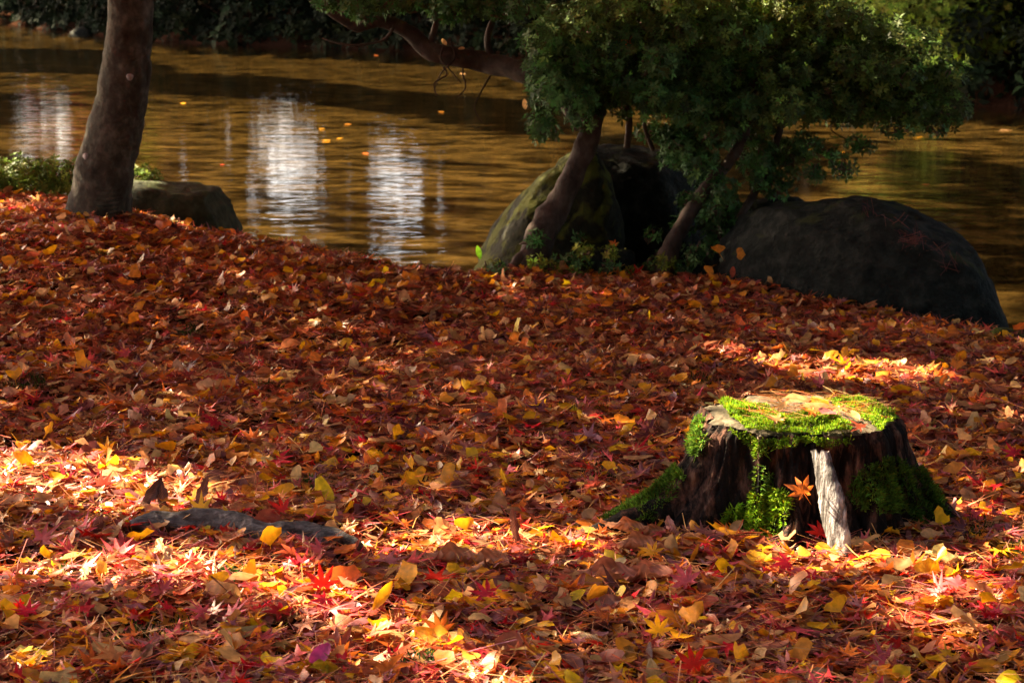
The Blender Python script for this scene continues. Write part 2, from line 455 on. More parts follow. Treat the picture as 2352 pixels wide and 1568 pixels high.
def T_ginkgo(r, notch=0.25, spread=62, stem=True):
    n = 8
    a = np.radians(np.linspace(-spread, spread, n))
    rim = 1.0 - notch * np.exp(-(np.degrees(a) / 9) ** 2) + 0.07 * r.standard_normal(n)
    rim[[0, -1]] *= 0.86
    V = [(0, 0, 0)]
    for k in range(n): V.append((math.sin(a[k]) * .52, math.cos(a[k]) * .52, 0.02 * r.standard_normal()))
    for k in range(n): V.append((math.sin(a[k]) * rim[k], math.cos(a[k]) * rim[k], 0.05 * r.standard_normal()))
    T = [(0, 1 + k + 1, 1 + k) for k in range(n - 1)]
    for k in range(n - 1):
        T += [(1 + k, 2 + k, 9 + k), (2 + k, 10 + k, 9 + k)]
    V = np.array(V)
    V = bend(V, r.uniform(-.8, .8), r.uniform(-.7, .7), r.uniform(-.4, .4))
    if stem:
        b = len(V); q = r.uniform(-.3, .3)
        V = np.concatenate([V, [(-.025, 0.03, 0), (.025, 0.03, 0), (q - .02, -.45, .06), (q + .02, -.45, .06), (q * 2, -.85, .12 + r.uniform(-.1, .2))]])
        T += [(b, b + 2, b + 1), (b + 1, b + 2, b + 3), (b + 2, b + 4, b + 3)]
    return V, np.array(T)

def T_maple(r, narrow=1.0):
    ang = np.radians([-128, -80, -40, 0, 40, 80, 128]); ln = np.array([.45, .78, .95, 1.0, .95, .78, .45]) * r.uniform(.9, 1.08, 7)
    w = 0.125 * narrow * r.uniform(.85, 1.15)
    V = [(0, 0, 0)]; T = []
    sin = []
    for i in range(8):
        if i == 0: am = ang[0] - .3; rs = .12
        elif i == 7: am = ang[6] + .3; rs = .12
        else: am = (ang[i - 1] + ang[i]) / 2; rs = .27
        V.append((math.sin(am) * rs, math.cos(am) * rs, .03)); sin.append(len(V) - 1)
    for i in range(7):
        d = np.array([math.sin(ang[i]), math.cos(ang[i])]); p = np.array([d[1], -d[0]])
        m = d * ln[i] * .52; t = d * ln[i]
        dz = r.uniform(-.22, .12)
        V += [(*(m - p * w * (ln[i] * .6 + .4)), .04 + dz * .25), (*m, -.01 + dz * .25), (*(m + p * w * (ln[i] * .6 + .4)), .04 + dz * .25), (*t, dz)]
        b = len(V) - 4
        T += [(0, b + 1, sin[i]), (sin[i], b + 1, b), (0, sin[i + 1], b + 1), (sin[i + 1], b + 2, b + 1), (b, b + 1, b + 3), (b + 1, b + 2, b + 3)]
    V = bend(np.array(V), r.uniform(-.9, .9), r.uniform(-.9, .9), r.uniform(-.3, .3))
    b = len(V); q = r.uniform(-.25, .25)
    V = np.concatenate([V, [(-.02, 0, 0), (.02, 0, 0), (q, -.7, .1 + r.uniform(-.1, .15))]])
    T.append((b, b + 2, b + 1))
    return V, np.array(T)

def T_maple_small(r):
    ang = np.radians([-128, -80, -40, 0, 40, 80, 128]); ln = np.array([.45, .8, .95, 1.0, .95, .8, .45]) * r.uniform(.85, 1.1, 7)
    V = [(0, 0, 0)]; T = []
    for i in range(8):
        am = ang[0] - .3 if i == 0 else (ang[6] + .3 if i == 7 else (ang[i - 1] + ang[i]) / 2)
        V.append((math.sin(am) * .30, math.cos(am) * .30, .04))
    for i in range(7):
        V.append((math.sin(ang[i]) * ln[i], math.cos(ang[i]) * ln[i], r.uniform(-.2, .12)))
        T += [(0, 9 + i, 1 + i), (0, 2 + i, 9 + i)]
    return bend(np.array(V), r.uniform(-1, 1), r.uniform(-1, 1), r.uniform(-.3, .3)), np.array(T)

def T_oval(r, w=.3, n=5, curl=1.6):
    ys = np.linspace(0, 1, n + 1)
    V = []; T = []
    for k, y in enumerate(ys):
        ww = w * math.sin(PI * min(max(y * .96 + .02, 0), 1)) ** .75 + .004
        V += [(-ww, y, .06), (0, y, 0), (ww, y, .06)]
    for k in range(n):
        b = 3 * k
        T += [(b, b + 1, b + 3), (b + 1, b + 4, b + 3), (b + 1, b + 2, b + 4), (b + 2, b + 5, b + 4)]
    V = np.array(V); V[:, 1] -= .5
    V = bend(V, r.uniform(-curl, curl) * 1.4, r.uniform(-curl, curl) * .7, r.uniform(-.8, .8))
    return V, np.array(T)

def T_scrap(r):
    n = 6
    a = np.sort(r.uniform(0, 2 * PI, n)); q = r.uniform(.35, .6, n)
    V = np.concatenate([[(0, 0, 0)], np.stack([np.cos(a) * q, np.sin(a) * q * r.uniform(.5, 1), .12 * r.standard_normal(n)], -1)])
    T = [(0, 1 + k, 1 + (k + 1) % n) for k in range(n)]
    return bend(V, r.uniform(-1, 1), r.uniform(-1, 1)), np.array(T)

def T_needle(r):
    n = 2
    x = np.linspace(-.5, .5, n + 1); c = r.uniform(-.5, .5); c2 = r.uniform(-.25, .3)
    V = []
    for xi in x: V += [(xi, c * (xi * xi - .25) - .008, c2 * (xi * xi - .25)), (xi, c * (xi * xi - .25) + .008, c2 * (xi * xi - .25))]
    T = []
    for k in range(n): T += [(2 * k, 2 * k + 2, 2 * k + 1), (2 * k + 1, 2 * k + 2, 2 * k + 3)]
    return np.array(V), np.array(T)

def rotmats(yaw, tilt, taz, flip=None):
    """Rz(yaw), then tip by tilt about the horizontal axis at azimuth taz"""
    n = len(yaw); c, s = np.cos(yaw), np.sin(yaw); z = np.zeros(n); o_ = np.ones(n)
    Rz = np.stack([np.stack([c, -s, z], -1), np.stack([s, c, z], -1), np.stack([z, z, o_], -1)], 1)
    if flip is not None:
        Rz = Rz * np.where(flip, -1.0, 1.0)[:, None, None] * np.array([[1, 1, 1]]) if False else Rz
    ax, ay = np.cos(taz), np.sin(taz); ct, st = np.cos(tilt), np.sin(tilt)
    R = np.empty((n, 3, 3))
    R[:, 0, 0] = ct + ax * ax * (1 - ct); R[:, 0, 1] = ax * ay * (1 - ct); R[:, 0, 2] = ay * st
    R[:, 1, 0] = ax * ay * (1 - ct); R[:, 1, 1] = ct + ay * ay * (1 - ct); R[:, 1, 2] = -ax * st
    R[:, 2, 0] = -ay * st; R[:, 2, 1] = ax * st; R[:, 2, 2] = ct
    return R @ Rz

def scatter(templates, P, scale, R, tint, r=rng):
    """joins copies of the templates into V, T, C arrays"""
    Vs, Ts, Cs, off = [], [], [], 0
    which = r.integers(0, len(templates), len(P))
    for k, (tv, tt) in enumerate(templates):
        s = np.nonzero(which == k)[0]
        if not len(s): continue
        v = np.einsum('nij,vj->nvi', R[s], tv) * scale[s][:, None, None] + P[s][:, None]
        n, m = len(s), len(tv)
        Vs.append(v.reshape(-1, 3)); Ts.append((tt[None] + (np.arange(n) * m)[:, None, None]).reshape(-1, 3) + off)
        Cs.append(np.repeat(tint[s], m, 0)); off += n * m
    return np.concatenate(Vs), np.concatenate(Ts), np.concatenate(Cs)

tr_ = np.random.default_rng(3)
GINK = [T_ginkgo(tr_, tr_.choice([0, .12, .3, .45]), tr_.uniform(48, 72)) for _ in range(14)]
MAPL = [T_maple(tr_, tr_.uniform(.8, 1.2)) for _ in range(12)]
OVAL = [T_oval(tr_, tr_.uniform(.2, .38)) for _ in range(12)]
OVLO = [T_oval(tr_, tr_.uniform(.2, .38), 3) for _ in range(12)]
SCRP = [T_scrap(tr_) for _ in range(8)]
DIAM = [(bend(np.array([(0, -.5, 0), (.36, 0, 0), (0, .5, 0), (-.36, 0, 0.)]), .6, .5 - .5 * k), np.array([(0, 1, 2), (0, 2, 3)])) for k in range(3)]
NEED = [T_needle(tr_) for _ in range(6)]

PAL = {
    'tan': (.52, .22, .085), 'pale tan': (.66, .36, .15), 'yellow': (.82, .36, .008), 'orange': (.70, .15, .008), 'amber': (.66, .24, .015),
    'brown': (.24, .054, .022), 'russet': (.43, .070, .024), 'dark red': (.24, .012, .012), 'maroon': (.13, .012, .013),
    'red': (.68, .018, .008), 'pink': (.64, .09, .10), 'crimson': (.55, .012, .028), 'dusky': (.24, .072, .062), 'mauve': (.36, .12, .125), 'magenta': (.60, .05, .22),
}
def pick(names, w, n, r=rng, jit=.14):
    w = np.array(w, float); w /= w.sum()
    i = r.choice(len(names), n, p=w)
    C = np.array([PAL[k] for k in names])[i]
    C = C * np.exp(r.normal(0, jit * 1.4, (n, 1))) * np.exp(r.normal(0, jit * .6, (n, 3)))
    return np.clip(C, 0.003, .85), i

# ------------------------------------------------------------------ where the sun comes through the crowns
LIT = [  # (polygon in photo units, height of the surface, how open)
    ([(-80, 1010), (60, 1015), (160, 1035), (330, 1062), (470, 1095), (520, 1120), (430, 1150), (330, 1150), (240, 1155), (120, 1125), (-80, 1120)], 0, .97),
    ([(330, 1150), (500, 1150), (560, 1190), (420, 1200)], 0, .4),
    ([(820, 1208), (1010, 1196), (1100, 1206), (1350, 1208), (1360, 1236), (1160, 1250), (980, 1240), (820, 1244)], 0, .97),
    ([(-80, 1262), (130, 1268), (260, 1268), (420, 1255), (560, 1270), (720, 1305), (680, 1340), (600, 1352), (500, 1318), (330, 1306), (130, 1308), (-80, 1295)], 0, .95),
    ([(620, 1352), (760, 1342), (890, 1372), (960, 1420), (1070, 1480), (1150, 1530), (1240, 1600), (1060, 1600), (950, 1510), (800, 1430), (660, 1392)], 0, .95),
    ([(1080, 1520), (1400, 1535), (1800, 1550), (1800, 1600), (1080, 1600)], 0, .5),
    ([(1800, 1470), (2352, 1480), (2450, 1600), (1750, 1600)], 0, .2),
    ([(1640, 1320), (1800, 1310), (1960, 1370), (2080, 1390), (2350, 1410), (2400, 1470), (2050, 1450), (1850, 1430), (1700, 1370)], 0, .34),
    ([(2070, 1295), (2160, 1290), (2290, 1325), (2280, 1365), (2130, 1350)], 0, .95),
    ([(1545, 785), (1700, 795), (1900, 815), (2170, 845), (2150, 872), (1900, 862), (1700, 838), (1560, 812)], 0, .97),
    ([(-80, 905), (40, 915), (120, 935), (30, 955), (-80, 955)], 0, .7),
    ([(1700, 1230), (1960, 1220), (2000, 1290), (1800, 1310), (1690, 1280)], 0, .5),
    ([(1650, 925), (1800, 900), (1960, 905), (2080, 960), (2060, 1000), (1950, 1012), (1740, 1010)], .25, .97),
    ([(1855, 1030), (1930, 1030), (1985, 1280), (1890, 1290)], .12, .9),
    ([(1740, 1110), (1850, 1110), (1850, 1230), (1700, 1240)], .08, .9),
    ([(-80, 335), (390, 345), (390, 455), (-80, 460)], .3, .45),
    ([(1050, 480), (1200, 440), (1330, 325), (1345, 390), (1150, 560), (1120, 650), (1050, 650)], .15, .35),
    ([(1380, -60), (2050, -60), (2200, 120), (2000, 60), (1400, 30)], 1.1, .35),
    ([(2040, 880), (2120, 900), (2130, 960), (2060, 980)], .2, .3),
]
def lit_near(L_, rs):
    """openness of the crown at leaf positions L_: where their shade would fall"""
    p = np.zeros(len(L_))
    G0 = L_ - (L_[:, 2] / SUND[2])[:, None] * SUND
    for _ in range(3):
        hz = np.clip(height(G0[:, 0], G0[:, 1]), -.1, .5) + .04
        G0 = L_ - ((L_[:, 2] - hz) / SUND[2])[:, None] * SUND
    for poly, z, a in LIT:
        s = (L_[:, 2] - z) / SUND[2]
        G = L_ - s[:, None] * SUND
        if z == 0: G = G0
        if a < .75:      # scattered openings: small clear gaps instead of thin cover
            u, v = proj(G)
            nz_ = fbm(G[:, 0] * 7, G[:, 1] * 5, 321, 2)
            p = np.maximum(p, .96 * (inpoly(u, v, poly) & (nz_ > (.60 - a) * .75)))
            continue
        for dx, dy in ((0, 0), (.035, 0), (-.035, 0), (0, .045), (0, -.045)):
            u, v = proj(G + np.array([dx, dy, 0]))
            p = np.maximum(p, a * inpoly(u, v, poly))
    G = L_ - (L_[:, 2] / SUND[2])[:, None] * SUND
    u, v = proj(G)
    p = np.maximum(p, .96 * ((v > 1240) & (fbm(G[:, 0] * 7, G[:, 1] * 5, 322, 2) > .50)))
    return p

DARKW = [  # bands of shade on the stream
    ([(-300, 100), (240, 112), (420, 165), (700, 178), (950, 205), (1300, 228), (1330, 300), (1150, 296), (900, 252), (640, 222), (340, 206), (230, 165), (-300, 160)], 1),
    ([(-300, 225), (60, 215), (110, 250), (60, 270), (-300, 290)], 1),
    ([(240, 60), (1400, 60), (1400, 128), (950, 124), (700, 112), (400, 104), (240, 102)], 1),
    ([(-300, 640), (-300, 330), (240, 330), (380, 360), (520, 430), (760, 430), (1080, 430), (1080, 700)], .15),
    ([(2030, 330), (2500, 400), (2500, 800), (2030, 560)], .55),
    ([(1340, 300), (1700, 270), (1900, 340), (1760, 470), (1340, 470)], .7),
]

def crown_leaves(n, xr, yr, zg, hr, size, cols, w, lit, seed):
    r = np.random.default_rng(seed)
    G = np.stack([r.uniform(*xr, n), r.uniform(*yr, n), np.full(n, zg)], -1)
    h = r.uniform(*hr, n)
    P = G + (h - zg)[:, None] / SUND[2] * SUND
    keep = r.random(n) >= lit(P, r)
    P = P[keep]; n = len(P)
    C, _ = pick(cols, w, n, r)
    R = rotmats(r.uniform(0, 2 * PI, n), r.uniform(0, 1.1, n), r.uniform(0, 2 * PI, n))
    return P, size * r.uniform(.7, 1.3, n), R, C

for k_ in ('brown', 'russet', 'dark red', 'maroon', 'orange'): PAL[k_] = tuple(np.array(PAL[k_]) + np.array([.0, .012, .014]))
PAL['leaf green'] = (.10, .16, .02); PAL['gold'] = (.55, .25, .03); PAL['olive'] = (.22, .20, .03); PAL['bronze'] = (.30, .12, .03)

# crown over the near bank belongs to the leaning maple
P, sc, R, C = crown_leaves(130000, (-4.5, 4.5), (2.0, 10.2), 0, (2.5, 4.3), .078, ['orange', 'leaf green', 'gold', 'red'], [4, 2, 4, 1], lit_near, 5)
near_crown = scatter(DIAM, P, sc, R, C)
near_pts = P

def lit_water(L_, r):
    s = (L_[:, 2] - (-.5)) / SUND[2]
    G = L_ - s[:, None] * SUND
    u, v = proj(G)
    p = np.full(len(L_), .985)
    for poly, a in DARKW: p = np.where(inpoly(u, v, poly), 1 - a, p)
    p = np.where(v < 60, .0, p)
    p = np.where((G[:, 1] > far_y(G[:, 0]) - .8) & ~inpoly(u, v, [(-40, 22), (80, 26), (80, 64), (-40, 60)]), .0, np.where(inpoly(u, v, [(-40, 22), (80, 26), (80, 64), (-40, 60)]), .97, p))
    return p

# ------------------------------------------------------------------ leaning maple on the left
tr = thing('maple_tree', 'leaning smooth-barked tree trunk rising out of frame on the left bank', 'tree', (-2.0, 8.3, .2))
YT = 8.35
def px_path(pts, y0):
    path, rad = [], []
    for q in pts:
        u, v, r_ = q[:3]; y = q[3] if len(q) > 3 else y0
        x, z = at_y(u, v, y); path.append((x, y, z)); rad.append(r_ * y / F)
    return path, rad
pth, rad = px_path([(228, 575, 120), (226, 530, 92), (225, 495, 76), (232, 450, 68), (240, 400, 65), (252, 350, 63), (268, 290, 61), (283, 220, 59), (292, 150, 56), (298, 80, 53), (300, 0, 51), (300, -100, 49)], YT)
x, y, z = pth[-1]
for k, (dx, dy, dz) in enumerate([(-.12, .1, .35), (-.45, .35, .8), (-.9, .7, 1.15)]):
    pth.append((x + dx, y + dy, z + dz)); rad.append(.095 - .02 * k)
V, T = tube(pth, rad, 96, 0.05, 4, 24)
V = V + (.006 * n3(V * np.array([1, 1, .5]), 30, 3, 4) - .004 * np.clip(.12 - np.abs(n3(V * np.array([1, 1, 2.2]), 9, 12, 2)), 0, .12) / .12)[:, None] * np.array([1, 1, 0]) * np.sign(V - np.array([-2.0, YT, 0]))
c = np.array([pth[0][0], YT]); 
obj('trunk', make_mesh('trunk', V, T, M_bark, sm=True), tr)
# rings of wrinkled bark at the foot
for k in range(9):
    v0 = 425 + k * 10 + random.uniform(-2, 2)
    q = [(u, v0 + 6 * math.sin((u - 160) / 45.0) + random.uniform(-1.2, 1.2)) for u in np.linspace(236 - 5 * random.random(), 288, 7)]
    path = []
    for u, v in q:
        x, z = at_y(u, v, YT); cxx, _z = at_y(233, v, YT)
        rr = .1355; dx = x - cxx
        path.append((x, YT - math.sqrt(max(rr * rr - dx * dx, 1e-4)) + .001, z))
    V, T = tube(path, [.001, .0035, .005, .005, .005, .0035, .001], 6, 0, 0, 3)
    obj('bark_ridge', make_mesh('bark_ridge', V, T, M_bark, sm=True), tr)
# pale lichen discs
M_lich = rough_mat('pale_lichen', [(.26, .22, .21), (.38, .33, .32)], (40, 40, 40), 4, .9, .3, .002)
for (u, v, r_) in [(310, 174, 8), (210, 355, 9)]:
    x, z = at_y(u, v, YT); rr = .118
    cxx = at_y(292 if v < 200 else 252, v, YT)[0]; dx = np.clip(x - cxx, -.9 * rr, .9 * rr)
    a = np.linspace(0, 2 * PI, 14, endpoint=False); r0 = r_ * YT / F
    n_ = np.array([dx, -math.sqrt(rr * rr - dx * dx), 0]) / rr
    t_ = np.array([-n_[1], n_[0], 0])
    ctr = np.array([cxx, YT, z]) + n_ * (rr + .012)
    rim = ctr + (np.cos(a) * r0 * (1 + .12 * np.sin(3 * a)))[:, None] * t_ * 1.0 + (np.sin(a) * r0)[:, None] * np.array([0, 0, 1.])
    V = np.concatenate([rim - n_ * .014, rim * .8 + ctr * .2 + n_ * .001, [ctr + n_ * .003]])
    j = np.arange(14); k = (j + 1) % 14
    T = np.concatenate([np.stack([j, k, 14 + j], -1), np.stack([k, 14 + k, 14 + j], -1), np.stack([14 + j, 14 + k, np.full(14, 28)], -1)])
    obj('lichen_patch', make_mesh('lichen_patch', V, T, M_lich, sm=True), tr)
# limbs and crown
limbs = []
x, y, z = pth[-1]
rl = np.random.default_rng(12)
for k in range(11):
    e = near_pts[rl.integers(len(near_pts))]
    m1 = np.array([x, y, z]) * .6 + e * .4 + rl.normal(0, .25, 3); m1[2] = max(m1[2], 2.0)
    limbs.append(tube([(x + .03 * k, y, z - .05 - .02 * k), m1, e * .8 + m1 * .2 + rl.normal(0, .15, 3), e], [.035, .02, .011, .005], 7, .05, k, 4))
V, T = join(limbs)
obj('limbs', make_mesh('limbs', V, T, M_bark, sm=True), tr)['kind'] = 'stuff'
obj('crown', make_mesh('crown', near_crown[0], near_crown[1], M_crown, near_crown[2]), tr)['kind'] = 'stuff'

# trees that shade the stream, their crowns above the picture
P, sc, R, C = crown_leaves(110000, (-24, 14), (9.5, 68), -.5, (11.0, 14.0), .42, ['gold', 'leaf green', 'bronze', 'orange'], [4, 3, 2, 2], lit_water, 6)
P2, sc2, R2, C2 = crown_leaves(26000, (4, 32), (-6, 40), -.5, (10.5, 14.0), .55, ['gold', 'leaf green', 'bronze'], [3, 4, 2],
                               lambda L_, r: np.where(proj(L_ - ((L_[:, 2] + .5) / SUND[2])[:, None] * SUND)[0] > 2420, 0.0, lit_water(L_, r)), 61)  # extra overhead leaves, added to keep sky light off the water
P, sc, R, C = np.concatenate([P, P2]), np.concatenate([sc, sc2]), np.concatenate([R, R2]), np.concatenate([C, C2])
tree_at = [(-15.0, 20.0), (-22.0, 38.0), (-12, 56.0), (10.5, 30.0), (7.5, 12.0)]
labs = ['tall tree on the left bank, its crown reaching over the stream', 'tall tree beside the stream far to the left', 'tall tree behind the far left bank', 'tall tree on the far bank to the right', 'tall tree on the near bank, out of frame to the right']
own = np.argmin(np.stack([np.hypot(P[:, 0] - a, P[:, 1] - b) for a, b in tree_at]), 0)
for k, (tx, ty) in enumerate(tree_at):
    q = own == k
    z0 = float(height(tx, ty)) - .2
    t = thing('broadleaf_tree', labs[k], 'tree', (tx, ty, z0))
    V, T = tube([(tx, ty, z0), (tx + .2, ty, z0 + 4), (tx - .1, ty + .2, 9), (tx, ty, 13)], [.34, .28, .22, .08], 14, .06, k, 5)
    obj('trunk', make_mesh('trunk', V, T, M_bark, sm=True), t)
    lb = []
    Pq = P[q]
    for j in range(12):
        e = Pq[rl.integers(len(Pq))]
        lb.append(tube([(tx, ty, 8.5 + .3 * j), np.array([tx, ty, 11.5]) * .6 + e * .4, e], [.12, .06, .015], 6, 0, j, 4))
    V, T = join(lb)
    obj('limbs', make_mesh('limbs', V, T, M_bark, sm=True), t)['kind'] = 'stuff'
    V, T, Ct = scatter(DIAM, Pq, sc[q] * 1.3, R[q], C[q])
    obj('crown', make_mesh('crown', V, T, M_crown, Ct), t)['kind'] = 'stuff'

# trees beyond the far bank, seen only mirrored in the water
SKYGAP = [
    [(460, 292), (590, 288), (640, 274), (710, 280), (740, 330), (765, 390), (745, 425), (620, 425), (570, 385), (540, 340), (465, 330)],
    [(810, 362), (900, 350), (975, 366), (1030, 430), (1015, 470), (850, 460), (820, 400)],
    [(490, 410), (560, 420), (600, 470), (540, 480)],
    [(0, 262), (120, 255), (175, 280), (170, 345), (40, 345)],
    [(390, 320), (600, 330), (760, 420), (1010, 440), (1040, 700), (380, 700)],
    [(845, 440), (1005, 440), (1030, 700), (870, 700)],
    [(1880, 330), (2000, 350), (1980, 430), (1850, 420)],
    [(2100, 380), (2500, 400), (2500, 560), (2200, 520)],
]
GAPO = [(.99, -.50), (.99, -.45), (.97, -.2), (.97, -.25), (.97, .0), (.97, -.10), (.97, .05), (.95, .16)]
rf = np.random.default_rng(9)
n = 42000
fxp = rf.uniform(-26, 16, n)
fyp = far_y(fxp) + rf.uniform(2.0, 9.0, n)
fzp = .6 + 8.5 * rf.random(n) ** 1.15
P = np.stack([fxp, fyp, fzp], -1)
mir = P.copy(); mir[:, 2] = 2 * WATER - mir[:, 2]
u, v = proj(mir)
pk = np.zeros(n)
ju, jv = u + 26 * fbm(u / 30, v / 22, 411, 3), v + 22 * fbm(u / 28, v / 24, 412, 3)
holes = fbm(u / 16, v / 11, 413, 3)
for poly, (a, th_) in zip(SKYGAP, GAPO): pk = np.maximum(pk, a * (inpoly(ju, jv, poly) & (holes > th_)))
P = P[rf.random(n) >= pk]; n = len(P)
hue = fbm(P[:, 0] * .35, P[:, 2] * .6, 91, 2)
C = np.where((hue > 0.05)[:, None], np.array([.30, .15, .03]), np.array([.10, .06, .02])) * np.exp(rf.normal(0, .25, (n, 1)))
C = np.where((hue < -.25)[:, None], C * 0 + np.array([.03, .04, .015]), C)
u, v = proj(np.stack([P[:, 0], P[:, 1], 2 * WATER - P[:, 2]], -1))
C = np.where(inpoly(u, v, [(60, 250), (240, 255), (240, 360), (60, 330)])[:, None], C * 0 + np.array([.5, .1, .08]), C)
C = np.where(inpoly(u, v, [(300, 285), (375, 285), (370, 400), (300, 400)])[:, None], C * 0 + np.array([.35, .38, .03]), C)
C = np.where(inpoly(u, v, [(1250, 330), (1325, 330), (1310, 410), (1240, 400)])[:, None], C * 0 + np.array([.85, .38, .03]), C)
xs = [-22, -14, -7, -1, 5, 12]
lab2 = ['leftmost golden tree beyond the far bank, mirrored in the water', 'golden tree beyond the far bank behind the leaning trunk', 'golden tree beyond the far bank left of centre', 'golden tree beyond the far bank behind the crooked branch',
        'golden tree beyond the far bank behind the azalea', 'rightmost golden tree beyond the far bank']
own = np.argmin(np.abs(P[:, 0][:, None] - np.array(xs)[None]), 1)
FT = [T_oval(np.random.default_rng(90 + j), .4, 2, .5) for j in range(3)]
for k, tx in enumerate(xs):
    q = own == k; ty = float(far_y(tx)) + 5.5; z0 = float(height(tx, ty)) - .1
    t = thing('autumn_tree', lab2[k], 'tree', (tx, ty, z0))
    V, T = tube([(tx, ty, z0), (tx + .3, ty, 3), (tx, ty + .2, 6), (tx - .2, ty, 8)], [.28, .2, .14, .05], 12, .06, k + 30, 5)
    obj('trunk', make_mesh('trunk', V, T, M_bark, sm=True), t)
    m = int(q.sum())
    V, T, Ct = scatter(FT, P[q], .62 * rf.uniform(.7, 1.3, m), rotmats(rf.uniform(0, 6.3, m), rf.uniform(.2, 1.5, m), rf.uniform(0, 6.3, m)), C[q])
    obj('crown', make_mesh('crown', V, T, M_crown, Ct), t)['kind'] = 'stuff'

# ------------------------------------------------------------------ boulders
def rock(name, label, sil, y_of_x, depth, zb, mat, **kw):
    V, T = silhouette_rock(sil, y_of_x, depth, zb, **kw)
    c = (float(V[:, 0].mean()), float(V[:, 1].mean()), zb)
    o = obj(name, make_mesh(name, V - np.array(c), T, mat, sm=True), loc=c)
    return tag(o, label, 'rock')
yr_ = lambda x: 7.75 - .45 * (x - 1.3)
rock('boulder', 'large smooth dark boulder at the water edge on the right, under the azalea',
     [(1640, 640), (1650, 560), (1690, 500), (1760, 478), (1850, 470), (1930, 452), (2000, 450), (2090, 468), (2160, 502), (2215, 540), (2255, 600), (2295, 680), (2322, 760), (2330, 820)],
     yr_, .42, -.3, M_rock, amp=.035, seed=2, facet=.5, nz=70, na=130)
rock('boulder', 'tall mossy boulder sloping down to the water at the foot of the azalea',
     [(1078, 660), (1084, 600), (1105, 530), (1160, 488), (1210, 445), (1260, 400), (1300, 358), (1335, 338), (1375, 350), (1400, 420), (1420, 520), (1430, 640)],
     8.62, .30, -.35, M_rockm, amp=.05, seed=14, nz=60, na=90)
rock('boulder', 'dark flat-topped boulder behind the azalea stems',
     [(1290, 640), (1300, 450), (1320, 350), (1390, 334), (1450, 338), (1530, 350), (1590, 375), (1640, 440), (1680, 520), (1700, 640)],
     9.0, .30, -.4, M_rock, amp=.04, seed=22, nz=50, na=80)
rock('boulder', 'low dark stone between the azalea and the big right boulder',
     [(1600, 620), (1640, 500), (1720, 462), (1790, 452), (1840, 458), (1890, 480), (1900, 620)], 8.45, .2, -.4, M_rock, amp=.03, seed=25)
rock('stone', 'small dark block of stone sunk in leaves between the azalea stems',
     [(1332, 640), (1336, 585), (1355, 572), (1440, 570), (1458, 580), (1462, 640)], 8.05, .07, -.1, M_rock, amp=.012, seed=31, power=4, nz=16, na=30, cuts=2)
rock('boulder', 'green-grey wedge-shaped boulder just right of the leaning trunk',
     [(270, 600), (275, 425), (300, 416), (400, 424), (470, 432), (500, 440), (528, 470), (538, 505), (560, 535), (568, 600)],
     8.75, .22, -.2, M_rockg, amp=.035, seed=41, facet=.6, power=3.2, nz=50, na=80)
rock('stone', 'small rough grey stone at the right edge beneath the big boulder',
     [(2240, 840), (2248, 775), (2290, 752), (2340, 760), (2400, 775), (2430, 840)], 6.65, .08, -.1, M_rockm, amp=.02, seed=44, nz=18, na=30)
# far bank stones
far_l = ['purplish stones'] 
for k, (u, v, w_, h_) in enumerate([(60, 40, 60, 20), (130, 62, 70, 26), (190, 76, 60, 26), (460, 92, 80, 34), (560, 98, 60, 22), (690, 100, 90, 36), (800, 108, 60, 24), (880, 112, 70, 34), (1010, 120, 70, 30)]):
    yy = at_z(u, v, WATER)[1] + .25; h_ *= .6
    sil = [(u - w_ * .55, v + 6), (u - w_ * .5, v - h_ * .2), (u - w_ * .3, v - h_ * .8), (u, v - h_), (u + w_ * .3, v - h_ * .75), (u + w_ * .5, v - h_ * .2), (u + w_ * .55, v + 6)]
    o = rock('shore_stone', 'dark stone on the far shore, %s' % ['at the left picture edge', 'second from the left edge', 'just left of the leaning trunk', 'just right of the leaning trunk', 'low and flat, right of the trunk',
             'broad, under the hanging azalea twigs', 'small, under the crooked branch', 'tall, behind the crooked branch', 'behind the azalea stems'][k], sil, yy, .3, WATER - .2, M_rock, amp=.1, seed=60 + k, nz=16, na=24)
    o['group'] = 'stones along the far shore'

# ------------------------------------------------------------------ shrubs
def T_whorl(r, nl=6, w=.16):
    V, T = [], []
    for k in range(nl):
        a = 2 * PI * k / nl + r.uniform(-.25, .25); up = r.uniform(.1, .75); L_ = r.uniform(.7, 1.05)
        d = np.array([math.cos(a) * math.cos(up), math.sin(a) * math.cos(up), math.sin(up)]); p = np.array([-math.sin(a), math.cos(a), 0])
        b = len(V)
        V += [d * .05, d * .5 * L_ - p * w + np.array([0, 0, .04]), d * .5 * L_, d * .5 * L_ + p * w + np.array([0, 0, .04]), d * L_ - np.array([0, 0, .1])]
        T += [(b, b + 2, b + 1), (b, b + 3, b + 2), (b + 1, b + 2, b + 4), (b + 2, b + 3, b + 4)]
    return np.array(V), np.array(T)
WH = [T_whorl(np.random.default_rng(200 + k), 5 + k % 3) for k in range(6)]

